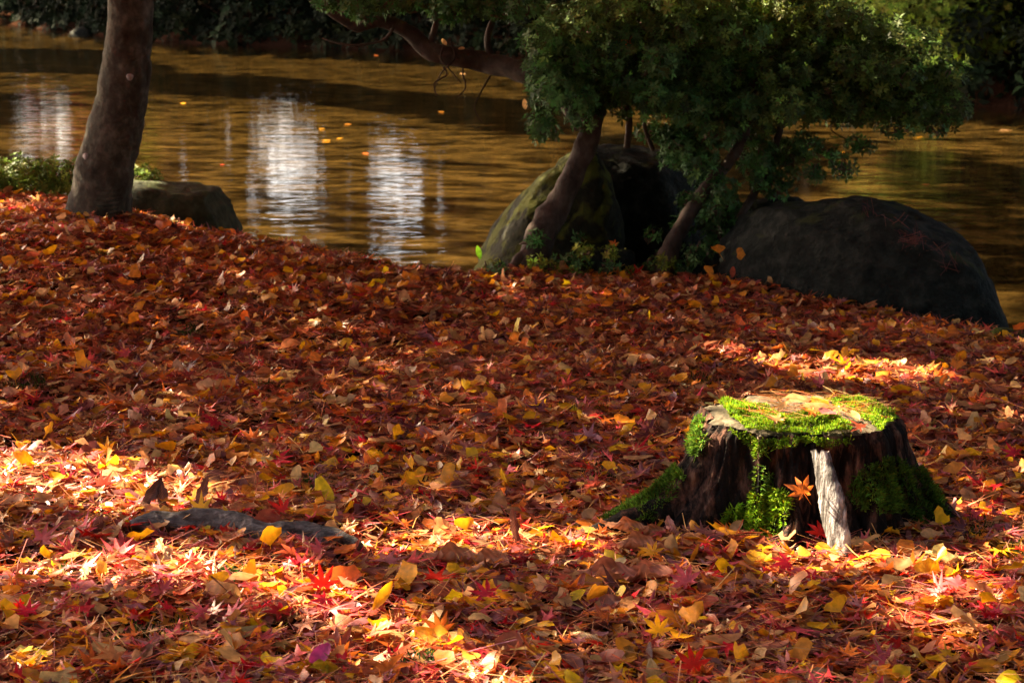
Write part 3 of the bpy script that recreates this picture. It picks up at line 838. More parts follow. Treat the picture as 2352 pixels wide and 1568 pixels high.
def shrub_part(parent, centre, rad, n, size, col, seed, name='leaf_spray', shell=.55, mat=None):
    r = np.random.default_rng(seed)
    d = r.standard_normal((n, 3)); d /= np.linalg.norm(d, axis=1)[:, None]
    q = r.random(n) ** (1 / 3) * (1 - shell) + shell * r.uniform(.75, 1.0, n)
    P = np.array(centre) + d * q[:, None] * np.array(rad) * (1 + .25 * r.standard_normal((n, 1)) * .6)
    tz = np.clip(np.arccos(np.clip(d[:, 2], -1, 1)) * .7 + r.normal(0, .3, n), 0, 2.2)
    taz = np.arctan2(d[:, 1], d[:, 0]) + PI / 2
    R = rotmats(r.uniform(0, 6.3, n), tz, taz)
    C = np.array(col)[None] * np.exp(r.normal(0, .45, (n, 1))) * np.exp(r.normal(0, .12, (n, 3)))
    V, T, Ct = scatter(WH, P, size * r.uniform(.8, 1.4, n), R, C, r)
    # a few twigs carrying the spray
    tw = []
    for k in range(5):
        e = P[r.integers(n)]; c0 = np.array(centre) - np.array([0, 0, rad[2] * .5])
        tw.append(tube([c0 + r.normal(0, .01, 3), (c0 + e) / 2 + r.normal(0, .02, 3), e], [.004, .003, .0015], 5, 0, 0, 3))
    o = obj(name, make_mesh(name, V, T, mat or M_shrub, Ct), parent)
    tv, tt = join(tw)
    o['kind'] = 'stuff'
    obj('twig', make_mesh('twig', tv, tt, M_twig, sm=True), o, loc=(0, 0, 0))['kind'] = 'stuff'
    return o

az = thing('azalea_shrub', 'spreading evergreen azalea with gnarled stems leaning over the boulders and the stream', 'shrub', (.5, 8.2, 0))
def stem(pts, y0, parent, lump=.12, seed=1, ns=14, name='stem'):
    pth, rad = px_path(pts, y0)
    V, T = tube(pth, rad, ns, lump, seed, 8)
    return obj(name, make_mesh(name, V, T, M_shbark, sm=True), parent)
stem([(1195, 660, 30, 8.1), (1225, 585, 36, 8.15), (1250, 525, 34, 8.2), (1285, 465, 29), (1318, 400, 27), (1345, 330, 25), (1372, 255, 21), (1410, 190, 17), (1460, 130, 13), (1530, 60, 9)], 8.25, az, .14, 3)
stem([(1160, 640, 8, 8.05), (1190, 600, 14, 8.1), (1235, 560, 20, 8.15), (1262, 510, 18, 8.2)], 8.1, az, .1, 5, name='surface_root')
stem([(1500, 660, 26, 8.0), (1530, 600, 24, 8.05), (1552, 545, 20, 8.1), (1590, 480, 17, 8.15), (1638, 412, 15), (1680, 365, 13), (1715, 290, 12), (1730, 200, 10), (1760, 100, 8)], 8.2, az, .12, 7)
stem([(1700, 500, 9, 8.2), (1745, 420, 9), (1775, 350, 9), (1800, 270, 8), (1830, 180, 7)], 8.3, az, .1, 8)
stem([(1340, 290, 20, 8.3), (1280, 205, 24, 8.35), (1200, 166, 25, 8.4), (1120, 146, 23), (1050, 132, 22), (985, 116, 21), (950, 84, 18), (912, 60, 16), (868, 50, 14), (820, 62, 12), (780, 42, 10), (742, 14, 9), (700, -30, 7)], 8.5, az, .12, 9, name='crooked_branch')
stem([(905, 62, 4), (880, 92, 3), (820, 104, 3), (770, 98, 2), (740, 88, 1.5)], 8.45, az, .05, 10, 6, 'thin_twig')
stem([(985, 110, 9), (1000, 60, 7), (1005, 10, 6), (1010, -40, 5)], 8.5, az, .1, 11, 8, 'side_branch')
stem([(1130, 140, 10), (1120, 90, 8), (1135, 30, 7), (1130, -40, 5)], 8.5, az, .1, 12, 8, 'side_branch')
stem([(1440, 340, 8), (1445, 280, 8), (1440, 220, 7), (1470, 150, 6)], 8.3, az, .1, 13, 8, 'side_branch')
stem([(1500, 345, 5), (1480, 280, 5), (1510, 230, 5), (1550, 180, 4)], 8.3, az, .1, 14, 8, 'side_branch')
ra = np.random.default_rng(33)
for k in range(26):   # thin bare twigs within and under the crown
    u0, v0 = ra.uniform(1000, 2050), ra.uniform(30, 260); y0 = ra.uniform(8.1, 8.8)
    p = [(u0, v0, 2.6)]
    for j in range(3): u0 += ra.normal(0, 28); v0 += ra.uniform(15, 42); p.append((u0, v0, 2.2 - .5 * j))
    stem(p, y0, az, .02, k, 5, 'thin_twig')

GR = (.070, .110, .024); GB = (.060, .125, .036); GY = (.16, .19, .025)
def spray_px(u, v, ru, rv, n, col=GR, y=8.4, dy=.22, size=.032, seed=0, parent=None):
    x, z = at_y(u, v, y)
    k = y / F
    shrub_part(parent or az, (x, y, z), (ru * k, dy, rv * k), n, size, col, seed)
sd = 300
# main crown as a row of domes
top = {1230: 60, 1330: 10, 1450: -40, 1600: -60, 1750: -50, 1880: -10, 1980: 25, 2080: 60, 2160: 110, 2215: 190}
bot = {1230: 190, 1330: 260, 1450: 230, 1600: 290, 1750: 280, 1880: 270, 1980: 280, 2080: 275, 2160: 285, 2215: 260}
us = sorted(top)
for u in np.arange(1235, 2215, 52):
    t_, b_ = np.interp(u, us, [top[k] for k in us]), np.interp(u, us, [bot[k] for k in us])
    m = max(1, int(round((b_ - t_) / 78)))
    for j in range(m):
        v = t_ + (j + .5) * (b_ - t_) / m + ra.uniform(-8, 8)
        sd += 1
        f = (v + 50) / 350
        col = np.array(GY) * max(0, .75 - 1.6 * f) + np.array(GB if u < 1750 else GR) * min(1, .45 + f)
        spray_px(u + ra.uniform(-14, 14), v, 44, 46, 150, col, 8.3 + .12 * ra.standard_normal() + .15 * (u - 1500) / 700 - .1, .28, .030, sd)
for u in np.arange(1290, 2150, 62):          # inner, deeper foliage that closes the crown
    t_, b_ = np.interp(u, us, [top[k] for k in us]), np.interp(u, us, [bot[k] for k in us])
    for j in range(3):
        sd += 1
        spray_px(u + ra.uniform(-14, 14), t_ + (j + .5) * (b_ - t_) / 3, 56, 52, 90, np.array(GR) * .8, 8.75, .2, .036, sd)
for k in range(17):
    sd += 1
    u = ra.uniform(1490, 1830); v = ra.uniform(250, 360 + 120 * math.exp(-((u - 1660) / 90) ** 2))
    spray_px(u, v, 38, 28, 42, GB if u < 1700 else GR, ra.uniform(8.25, 8.6), .10, .032, sd)
for k in range(14):
    sd += 1
    spray_px(ra.uniform(740, 1230), ra.uniform(-20, 26), 36, 26, 50, GB, ra.uniform(8.2, 8.6), .10, .034, sd)
for k in range(10):
    sd += 1
    spray_px(ra.uniform(1200, 1420), ra.uniform(120, 300), 34, 30, 50, GB, ra.uniform(8.0, 8.3), .10, .032, sd)
for k in range(22):         # undergrowth between the stems and along the stones
    sd += 1
    spray_px(ra.uniform(1110, 1600), ra.uniform(575, 632), 24, 15, 16, GB if k % 2 else GY, ra.uniform(7.9, 8.1), .06, .028, sd)
for k in range(12):
    sd += 1
    spray_px(ra.uniform(1560, 1800), ra.uniform(400, 560), 26, 22, 22, GB, ra.uniform(8.28, 8.55), .08, .032, sd)
# hanging fringes
for (u, v, ru, rv, n) in [(1345, 270, 40, 30, 60), (1370, 225, 30, 40, 60), (1250, 190, 26, 30, 30), (1310, 240, 24, 18, 26), (1430, 250, 22, 26, 30), (1560, 330, 46, 34, 90), (1610, 370, 46, 36, 90),
                          (1560, 345, 26, 20, 30), (1650, 300, 60, 40, 110), (1660, 430, 34, 30, 50), (1700, 500, 32, 24, 46), (1600, 460, 24, 22, 26), (1740, 360, 44, 50, 80), (1800, 400, 40, 36, 50), (1790, 440, 20, 16, 20),
                          (1850, 330, 44, 24, 40), (1625, 505, 26, 26, 50), (1640, 560, 26, 26, 50), (1900, 340, 50, 26, 30), (1940, 385, 36, 22, 20), (1980, 330, 40, 20, 24), (1870, 395, 30, 22, 20), (1560, 520, 16, 18, 14), (1640, 480, 26, 24, 30), (2150, 295, 26, 14, 22), (2060, 300, 36, 16, 22), (1930, 370, 24, 26, 14), (1690, 575, 22, 14, 10), (1760, 575, 14, 8, 6),
                          (1500, 535, 20, 14, 16), (1545, 610, 26, 14, 22), (1290, 590, 34, 18, 26), (1230, 545, 26, 22, 22), (1330, 545, 14, 10, 8), (1265, 620, 30, 12, 16), (1400, 635, 24, 10, 12),
                          (740, 5, 22, 18, 26), (880, 8, 28, 22, 36), (840, 34, 16, 12, 14), (960, 6, 34, 22, 44), (1040, 2, 40, 22, 40), (1120, 20, 40, 22, 44), (1190, 15, 30, 30, 50), (1210, 90, 24, 40, 34)]:
    sd += 1
    spray_px(u, v, ru, rv, n, GB, ra.uniform(8.12, 8.4) if v > 330 and u < 1850 else ra.uniform(8.15, 8.5), .10, .032, sd)

lo = thing('low_shrub', 'low bright green shrub growing behind the foot of the leaning trunk', 'shrub', (-2.3, 9.1, .1))
for k, (u, v, ru, rv, n) in enumerate([(0, 400, 60, 40, 150), (60, 392, 50, 38, 140), (110, 398, 44, 38, 130), (155, 405, 36, 40, 90), (30, 430, 60, 30, 110), (100, 435, 50, 26, 90), (320, 400, 26, 18, 50), (350, 410, 24, 12, 36), (-80, 405, 60, 40, 120), (250, 410, 40, 30, 50)]):
    spray_px(u, v, ru, rv, n, (.11, .15, .025), 8.95, .12, .028, 500 + k, lo)

fs = thing('far_shrub', 'dense green shrub overhanging the far shore at the upper right', 'shrub', (6.5, 23.6, 0))
for k in range(20):
    u = 1980 + (k % 10) * 46; v = [25, 105][k // 10] + ra.uniform(-14, 14) + max(0, (2180 - u)) * -.12
    if k // 10 == 1 and u < 2090: continue
    spray_px(u, v, 60, 52, 260, (.20, .27, .035), 23.8 + ra.uniform(-.5, .5), .6, .055, 600 + k, fs)  # leaf green raised to stand for sun that misses this shrub
fd = thing('far_shade_hedge', 'evergreen hedge coloured near-black for the shade along the far bank', 'hedge', (-3, 40, 0))
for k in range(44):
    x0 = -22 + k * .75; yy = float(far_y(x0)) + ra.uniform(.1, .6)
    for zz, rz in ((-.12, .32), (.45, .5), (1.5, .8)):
        shrub_part(fd, (x0, yy + (.2 if zz > 1 else 0), zz + ra.uniform(-.1, .1)), (.75, .7, rz), 75, .19, (.008, .012, .006), 700 + k + int(abs(zz) * 100), mat=M_hedge)  # leaf colour near-black, shade of the far bank put into it

# unseen evergreens added behind the camera to keep light off faces turned this way
rb = np.random.default_rng(44)
for k, (tx, ty) in enumerate([(-9.5, -5.5), (-3.2, -6.0), (3.6, -5.5), (9.5, -2.5), (10.5, 4.5)]):
    t = thing('added_evergreen_tree', 'unseen evergreen tree added behind the camera, %s' % ['far left', 'left of centre', 'right of centre', 'right', 'far right'][k], 'tree', (tx, ty, 0))
    V, T = tube([(tx, ty, -.1), (tx + .1, ty, 3), (tx, ty + .1, 7)], [.25, .2, .08], 12, .06, k + 60, 5)
    obj('trunk', make_mesh('trunk', V, T, M_bark, sm=True), t)
    m = 4200
    d = rb.standard_normal((m, 3)); d /= np.linalg.norm(d, axis=1)[:, None]
    Pq = np.array([tx * .8, ty + 1.0, 5.8]) + d * (rb.random((m, 1)) ** .4) * np.array([4.4, 4.2, 5.2])
    Pq = Pq[(Pq[:, 2] > .5) & ((Pq[:, 2] > 3) | (np.hypot(Pq[:, 0], Pq[:, 1]) > 3.0)) & ~((Pq[:, 1] > .5) & (Pq[:, 2] < 2.6))]; m = len(Pq)
    V, T, Ct = scatter(FT, Pq, .55 * rb.uniform(.7, 1.3, m), rotmats(rb.uniform(0, 6.3, m), rb.uniform(.2, 1.5, m), rb.uniform(0, 6.3, m)), np.tile([.05, .06, .015], (m, 1)) * np.exp(rb.normal(0, .25, (m, 1))))
    obj('crown', make_mesh('crown', V, T, M_crown, Ct), t)['kind'] = 'stuff'

# ------------------------------------------------------------------ the stump
SC = np.array([.70, 4.50]); ZT = .247
def rtop(th):
    return .236 + .016 * fbm(np.asarray(th) * 4.0, np.asarray(th) * 0 + 2, 15, 3) * smooth(0, .5, np.mod(th, 2 * PI)) * smooth(2 * PI, 2 * PI - .5, np.mod(th, 2 * PI)) + .010 * np.cos(2 * th + .3) + .008 * np.sin(5 * th + 1) + .006 * np.sin(9 * th + 2.2)
def wrap(a): return (a + PI) % (2 * PI) - PI
def bump1(th, c, w): return np.exp(-(wrap(th - c) / w) ** 2)
def stump_surf(th, t):
    """t = 0 at the ground, 1 at the rim"""
    th = np.asarray(th, float); t = np.asarray(t, float)
    fl0 = .33 * bump1(th, math.radians(194), .34) * (1 - t) ** 1.9 + .17 * bump1(th, math.radians(-10), .40) * (1 - t) ** 2.4
    fl = .045 + .15 * bump1(th, math.radians(260), .15) + .07 * bump1(th, math.radians(-52), .2) + .12 * bump1(th, 1.4, .35) + .1 * bump1(th, 2.4, .3)
    r = rtop(th) + fl * (1 - t) ** 2.3 + fl0 + .012 * (1 - t) - .016 * smooth(.9, 1.0, t)
    # hollow between the left root and the front root, and behind the splinter
    r = r - .045 * bump1(th, math.radians(232), .22) * np.sin(PI * np.clip(t, 0, 1)) ** .7 - .03 * bump1(th, math.radians(285), .2) * np.sin(PI * np.clip(t * .9 + .05, 0, 1))
    g = fbm(th * 9 + .5 * t, t * 1.6, 77, 4); g2 = fbm(th * 26, t * 2.6 + th, 79, 3)
    g3 = np.abs(fbm(th * 14 + 3, t * 1.2, 83, 2))
    r = r + .036 * g * (1 - .5 * t) + .016 * g2 - .03 * smooth(.12, 0, g3) * np.clip(1.15 - t, 0, 1)
    z = -.05 + (ZT + .05) * t
    return np.stack([SC[0] + r * np.cos(th), SC[1] + r * np.sin(th), z + .004 * np.sin(th * 7) * t], -1)
st = thing('tree_stump', 'mossy rotten tree stump with a flat sawn top among the fallen leaves', 'stump', (SC[0], SC[1], 0))
nth, nt_ = 300, 46
TH, TT = np.meshgrid(np.linspace(0, 2 * PI, nth, endpoint=False), np.linspace(0, 1, nt_), indexing='ij')
V = stump_surf(TH, TT)
fc = grid_faces(nth, nt_, wrap=True)
obj('bark', make_mesh('bark', V.reshape(-1, 3), fc, M_wood, sm=True), st)
# the sawn top, slightly dished, with radial cracks and rings
nr = 40
TH, RR = np.meshgrid(np.linspace(0, 2 * PI, nth, endpoint=False), np.linspace(0.0, 1, nr), indexing='ij')
rim = stump_surf(TH, np.ones_like(TH))
px_ = SC[0] + (rim[..., 0] - SC[0]) * RR * .995; py_ = SC[1] + (rim[..., 1] - SC[1]) * RR * .995
crack = np.maximum(0, vnoise(TH * 11 / 1.0, RR * 1.5, 4) - .22) * smooth(.2, .8, RR)
pz = ZT + .004 * np.sin(TH * 7) * RR + .0035 * fbm(px_ * 40, py_ * 40, 8, 3) + .0015 * np.sin(RR * 130 + 3 * fbm(TH * 2, RR * 3, 2)) - .03 * crack + .004 - .003 * RR - .008 * smooth(.92, 1, RR)
obj('sawn_top', make_mesh('sawn_top', np.stack([px_, py_, pz], -1).reshape(-1, 3), grid_faces(nth, nr, wrap=True), M_top, sm=True), st)

def moss_blades(P, Nrm, n_, L0, col, seed, up=.35):
    """P base points, Nrm outward normals"""
    r = np.random.default_rng(seed)
    n = len(P)
    d = Nrm + r.normal(0, .55, (n, 3)) + np.array([0, 0, up]); d /= np.linalg.norm(d, axis=1)[:, None]
    s = np.cross(d, r.standard_normal((n, 3))); s /= np.linalg.norm(s, axis=1)[:, None] + 1e-9
    L_ = L0 * r.uniform(.4, 1.4, n)[:, None] * (1 + 1.2 * n3(P, 35, 4, 2))[:, None].clip(.35, 1.8); w = .0011
    mid = P + d * L_ * .55; tip = P + d * L_ + np.array([0, 0, -.25]) * L_ * r.random((n, 1))
    V = np.stack([P - s * w, P + s * w, mid - s * w * 1.3, mid + s * w * 1.3, tip], 1).reshape(-1, 3)
    b = (np.arange(n) * 5)[:, None]
    T = np.concatenate([b + np.array([0, 1, 2]), b + np.array([1, 3, 2]), b + np.array([2, 3, 4])])
    C = np.array(col)[None] * np.exp(r.normal(0, .3, (n, 1))) * np.exp(r.normal(0, .12, (n, 3))) * (1 + .9 * n3(P, 22, 3, 3))[:, None].clip(.35, 1.7)
    L_ *= (1 + 1.1 * n3(P, 35, 4, 2))[:, None].clip(.4, 1.8) if False else 1
    C = np.repeat(C, 5, 0)
    k = r.random(n) < .08
    C[np.repeat(k, 5)] *= np.array([1.6, .9, .7])
    return V, T, C

def moss_top(polys, n, seed, L0=.011):
    r = np.random.default_rng(seed)
    a = r.uniform(0, 2 * PI, n * 3); q = np.sqrt(r.random(n * 3))
    rm = stump_surf(a, np.ones_like(a))
    x = SC[0] + (rm[:, 0] - SC[0]) * q; y = SC[1] + (rm[:, 1] - SC[1]) * q
    u, v = proj(np.stack([x, y, np.full_like(x, ZT)], -1))
    jit = 8 * fbm(x * 60, y * 60, seed, 2)
    k = np.zeros(len(x), bool)
    for p in polys: k |= inpoly(u + jit, v + jit * .6, p)
    x, y = x[k][:n], y[k][:n]
    P = np.stack([x, y, ZT + .002 + .016 * (fbm(x * 28, y * 28, 6, 2) + .45) * 1.0], -1)
    return P, np.tile([0, 0, 1.0], (len(P), 1))

def moss_side(polys, n, seed, thr=(0, 2 * PI), pad=.006, tr=(.05, 1)):
    r = np.random.default_rng(seed)
    th = r.uniform(*thr, n * 12); t = r.uniform(*tr, n * 12)
    P = stump_surf(th, t); P2 = stump_surf(th + .02, t); P3 = stump_surf(th, t + .02)
    N_ = np.cross(P2 - P, P3 - P); N_ /= np.linalg.norm(N_, axis=1)[:, None] + 1e-9
    out = P - np.array([SC[0], SC[1], 0]); out[:, 2] = .0
    N_ *= np.sign((N_ * out).sum(1))[:, None]
    fac = (N_ * (np.array([0, 0, CAMH]) - P)).sum(1) > -.15
    u, v = proj(P)
    jit = 14 * fbm(u / 14, v / 14, seed, 2)
    k = np.zeros(len(P), bool)
    for p in polys: k |= inpoly(u + jit, v + jit, p)
    k &= fac
    P, N_ = P[k][:n], N_[k][:n]
    return P + N_ * (.002 + pad * (n3(P, 30, seed, 2) + .5))[:, None], N_

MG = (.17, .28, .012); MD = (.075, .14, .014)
tA = [[(1655, 938), (1700, 930), (1760, 940), (1790, 962), (1830, 958), (1880, 955), (1925, 972), (1955, 985), (1950, 1003), (1900, 1015), (1830, 1016), (1760, 1022), (1735, 1000), (1690, 975)]]
tB = [[(1895, 925), (1960, 915), (2010, 930), (2062, 962), (2070, 990), (2020, 990), (1990, 975), (1930, 945)]]
for nm, polys, n, c_ in [('moss_patch', tA, 9000, MG), ('moss_patch', tB, 6000, MG)]:
    P, N_ = moss_top(polys, n, 900 + n)
    V, T, C = moss_blades(P, N_, n, .0095, c_, n)
    obj(nm, make_mesh(nm, V, T, M_moss, C), st)
for polys, n, c_, L0 in [
    ([[(1665, 965), (1760, 985), (1960, 985), (1950, 1022), (1900, 1028), (1850, 1020), (1800, 1030), (1765, 1032), (1740, 1055), (1725, 1020), (1690, 1000)]], 7000, MG, .011),
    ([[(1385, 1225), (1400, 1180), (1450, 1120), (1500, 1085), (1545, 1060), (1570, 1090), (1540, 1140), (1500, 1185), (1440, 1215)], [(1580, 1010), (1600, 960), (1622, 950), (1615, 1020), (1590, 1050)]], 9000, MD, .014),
    ([[(1660, 1215), (1690, 1170), (1735, 1140), (1760, 1128), (1800, 1130), (1812, 1180), (1790, 1230), (1740, 1262), (1690, 1262)]], 9000, MG, .013),
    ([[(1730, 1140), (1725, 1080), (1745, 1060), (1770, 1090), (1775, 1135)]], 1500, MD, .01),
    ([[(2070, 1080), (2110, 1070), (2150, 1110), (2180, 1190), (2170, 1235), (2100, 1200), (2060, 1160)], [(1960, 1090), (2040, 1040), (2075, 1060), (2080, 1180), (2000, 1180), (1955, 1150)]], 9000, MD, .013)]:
    P, N_ = moss_side(polys, n, 1000 + n + int(L0 * 1e4), thr=(PI * .95, 2.15 * PI))
    if len(P) < 10: continue
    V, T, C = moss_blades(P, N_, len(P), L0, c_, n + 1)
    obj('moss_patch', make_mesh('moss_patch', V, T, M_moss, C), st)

# dark root reaching left from the stump
V, T = tube([(.46, 4.42, .06), (.32, 4.36, .03), (.22, 4.33, .012), (.13, 4.31, -.01)], [.055, .034, .02, .008], 14, .2, 6, 8)
obj('root', make_mesh('root', V, T, M_wood, sm=True), st)

# white splinter
def splinter():
    L_, n, m = .262, 70, 30
    r = np.random.default_rng(4)
    b0 = np.array([at_y(1937, 1285, 4.10)[0], 4.10, -.012]); 
    xt, zt = at_y(1889, 1046, 4.17)
    t0 = np.array([xt, 4.20, zt]); ax = t0 - b0
    th = np.linspace(0, 2 * PI, m, endpoint=False)
    V = np.zeros((n, m, 3))
    for i in range(n):
        s = i / (n - 1)
        w = np.interp(s, [0, .15, .4, .7, .9, 1], [.021, .024, .027, .026, .021, .019]); d = .011 * (1 - .35 * s)
        c = b0 + ax * s + np.array([.004 * math.sin(s * PI), 0, 0])
        rr = 1 + .30 * fbm(th * 5.0, np.full(m, s * 3.0), 5, 3) + .10 * fbm(th * 9, np.full(m, s * 22.), 6, 2)
        a_, b_ = w * 1.32 * np.cos(th) * rr, d * np.sin(th) * rr
        V[i, :, 0] = c[0] + a_ * .68 + b_ * .73
        V[i, :, 1] = c[1] - a_ * .73 + b_ * .68
        V[i, :, 2] = c[2]
    jag = .007 * np.clip(np.sin(th + 2.4) + .6 * np.sin(th * 5) + .5 * np.sin(th * 9), -1.5, 1.2)
    V[-8:, :, 2] += (np.linspace(0, 1, 8)[:, None]) * jag[None]
    F_ = grid_faces(n, m); i = np.arange(n - 1)
    F_ = np.concatenate([F_, np.stack([i * m + m - 1, (i + 1) * m + m - 1, (i + 1) * m, i * m], -1)])
    Vv = V.reshape(-1, 3); Vv = np.concatenate([Vv, Vv[-m:].mean(0)[None] - np.array([0, 0, .006])])
    j = np.arange(m); k = (j + 1) % m
    T = np.concatenate([F_[:, [0, 1, 2]], F_[:, [0, 2, 3]], np.stack([(n - 1) * m + j, (n - 1) * m + k, np.full(m, len(Vv) - 1)], -1)])
    return Vv, T[:, ::-1]
V, T = splinter()
o = obj('wood_splinter', make_mesh('wood_splinter', V, T, M_grey, sm=False))
tag(o, 'bleached white splinter of wood standing upright in front of the stump', 'wood')

# grey surface root on the left
pts = [(300, 1215, 14), (352, 1204, 25), (420, 1206, 30), (490, 1205, 32), (545, 1216, 30), (610, 1232, 28), (690, 1230, 26), (750, 1236, 24), (795, 1248, 16), (830, 1260, 8)]
path, rad = [], []
for u, v, r_ in pts:
    x, y = at_z(u, v + r_ * .4, 0.012); path.append((x, y, .017 + r_ * .00035)); rad.append(r_ * y / F * 1.15)
V, T = tube(path, rad, 44, .10, 8, 26)
d_ = n3(V * np.array([.5, 1, 1]), 40, 8, 4)
V[:, 2] += .007 * d_; V[:, 1] += .006 * n3(V, 60, 9, 3)
o = obj('exposed_root', make_mesh('exposed_root', V, T, M_root, sm=True))
tag(o, 'grey bark-covered tree root surfacing from the leaves at lower left', 'root')

# ------------------------------------------------------------------ leaf litter
def in_stump(x, y, pad=0.0):
    th = np.arctan2(y - SC[1], x - SC[0]); r = np.hypot(x - SC[0], y - SC[1])
    s = stump_surf(th, np.full_like(th, .22)); rs = np.hypot(s[:, 0] - SC[0], s[:, 1] - SC[1])
    return r < rs - pad
root_xy = np.array(path)[:, :2]
def near_root(x, y, d=.028):
    m = np.full(len(x), 9.)
    for k in range(len(root_xy) - 1):
        a, b = root_xy[k], root_xy[k + 1]; ab = b - a
        t = np.clip(((x - a[0]) * ab[0] + (y - a[1]) * ab[1]) / (ab @ ab), 0, 1)
        m = np.minimum(m, np.hypot(x - a[0] - t * ab[0], y - a[1] - t * ab[1]))
    return (m < d) & (x > root_xy[1, 0]) & (x < root_xy[-2, 0])

def sample_ground(n, r, y0=2.9, y1=10.2, margin=1.0, power=1.0):
    y = y0 + (y1 - y0) * r.random(n * 2) ** power
    hw = .275 * y + margin
    wmax = .275 * y1 + margin
    x = r.uniform(-wmax, wmax, n * 2)
    k = (np.abs(x) < hw) & (y < crest_y(x) + .18)
    x, y = x[k], y[k]
    k = ~in_stump(x, y, .01) & (~near_root(x, y) | (r.random(len(x)) < .10))
    return x[k][:n], y[k][:n]

def litter(n, seed, templates, size, names_near, w_near, names_far, w_far, zlo, zhi, tilt, name, label, cat, mat=M_leaf, power=1.0, jit=.16, margin=.7):
    r = np.random.default_rng(seed)
    x, y = sample_ground(n, r, margin=margin, power=power)
    n = len(x)
    z = height(x, y) + r.uniform(zlo, zhi, n)
    pile = .018 * np.clip(fbm(x * 7, y * 7, 55, 3) + .2, 0, 1)
    z += pile
    C1, _ = pick(names_near, w_near, n, r, jit); C2, _ = pick(names_far, w_far, n, r, jit)
    f = smooth(4.3, 6.0, y + .8 * fbm(x * 1.5, y * 1.5, 99, 2))
    C = np.where((r.random(n) < f)[:, None], C2, C1)
    ti = np.abs(r.normal(0, tilt, n)); taz = r.uniform(0, 2 * PI, n)
    up = r.random(n) < .5
    R = rotmats(r.uniform(0, 2 * PI, n), ti, taz)
    R[up] = R[up] @ np.diag([1., -1., -1.])
    sc_ = size * np.clip(np.exp(r.normal(0, .32, n)), .45, 1.8)
    V, T, Ct = scatter(templates, np.stack([x, y, z], -1), sc_, R, C, r)
    o = obj(name, make_mesh(name, V, T, mat, Ct))
    tag(o, label, cat, kind='stuff')

NB = ['brown', 'russet', 'dusky', 'mauve', 'amber', 'dark red', 'tan']
litter(42000, 21, SCRP, .034, NB, [4, 3, 3, 2, 3, 2, 1], NB, [5, 3, 4, 2, 3, 1, 1], .0, .016, .35 , 'leaf_scraps', 'broken brown and russet leaf fragments covering the bank', 'leaf litter')
litter(22000, 22, OVLO, .052, ['brown', 'russet', 'dusky', 'tan', 'mauve', 'pale tan', 'amber'], [3, 3, 2, 3, 2, 1.4, 1], ['brown', 'russet', 'dusky', 'tan', 'maroon', 'pale tan'], [4, 4, 2, 3, 2, 1], .004, .026, .45, 'narrow_leaf_litter', 'small narrow fallen leaves in brown and tan over the whole bank', 'leaf litter')
litter(19000, 23, [T_maple_small(np.random.default_rng(500 + k)) for k in range(12)], .037, ['russet', 'mauve', 'pink', 'dark red', 'orange', 'crimson', 'dusky', 'tan', 'red', 'yellow'], [3, 2, 2.6, 1.8, 3.4, 1.4, 1.5, 3, 1, 1], ['russet', 'brown', 'maroon', 'dusky', 'orange', 'pink', 'tan', 'crimson', 'mauve'], [5, 3, 2, 3, 2, .8, 3, .6, 1.2], .008, .036, .42, 'maple_leaf_litter', 'dense cover of small fallen maple leaves on the bank', 'leaf litter')
litter(11500, 24, GINK, .030, ['tan', 'pale tan', 'amber', 'yellow', 'orange'], [2, 3, 4, 4, 1], ['tan', 'pale tan', 'amber', 'yellow', 'orange'], [4, 4, 3.5, 2, 1], .014, .038, .5, 'ginkgo_leaf_litter', 'fallen ginkgo leaves in tan and amber scattered through the litter', 'leaf litter')
litter(38000, 25, NEED, .09, ['russet', 'tan', 'mauve', 'pale tan'], [3, 4, 2, 1.5], ['russet', 'brown', 'mauve', 'tan'], [5, 2, 2, 3], .014, .042, .2, 'pine_needles', 'reddish-brown pine needles strewn over the leaves', 'pine needles')

# moss tufts showing through the litter
r = np.random.default_rng(77)
Pm = []
for (u, v, w_) in [(345, 1475, 90), (965, 1520, 60), (520, 1335, 40), (640, 915, 40), (700, 940, 40), (30, 680, 60), (1380, 1100, 40), (2260, 1240, 80), (1950, 950, 0), (430, 810, 40), (890, 640, 30), (150, 1340, 30), (1340, 960, 50), (60, 935, 60), (1490, 1290, 20), (720, 1130, 30), (1600, 880, 60), (2330, 1280, 50), (250, 700, 50), (560, 740, 50), (1700, 1160, 0)]:
    if not w_: continue
    x, y = at_z(u, v, 0.0); k = 380
    px2 = x + r.normal(0, w_ * y / F * .5, k); py2 = y + r.normal(0, w_ * y / F * .7, k)
    Pm.append(np.stack([px2, py2, height(px2, py2) + .014 + .014 * r.random(k)], -1))
Pm = np.concatenate(Pm)
V, T, C = moss_blades(Pm, np.tile([0, 0, 1.], (len(Pm), 1)), len(Pm), .016, (.04, .07, .012), 5)
o = obj('ground_moss', make_mesh('ground_moss', V, T, M_moss, C)); tag(o, 'tufts of dark green moss showing through the fallen leaves', 'moss', kind='stuff')

# ------------------------------------------------------------------ single leaves
def leaf_mesh(name, tpl, size, col, mat=M_leaf):
    V, T = tpl
    c = np.tile(np.array(col), (len(V), 1)) * (1 + .12 * np.sin(V[:, :1] * 6 + V[:, 1:2] * 4))
    return make_mesh(name, V * size, T, mat, np.clip(c, 0, .9))

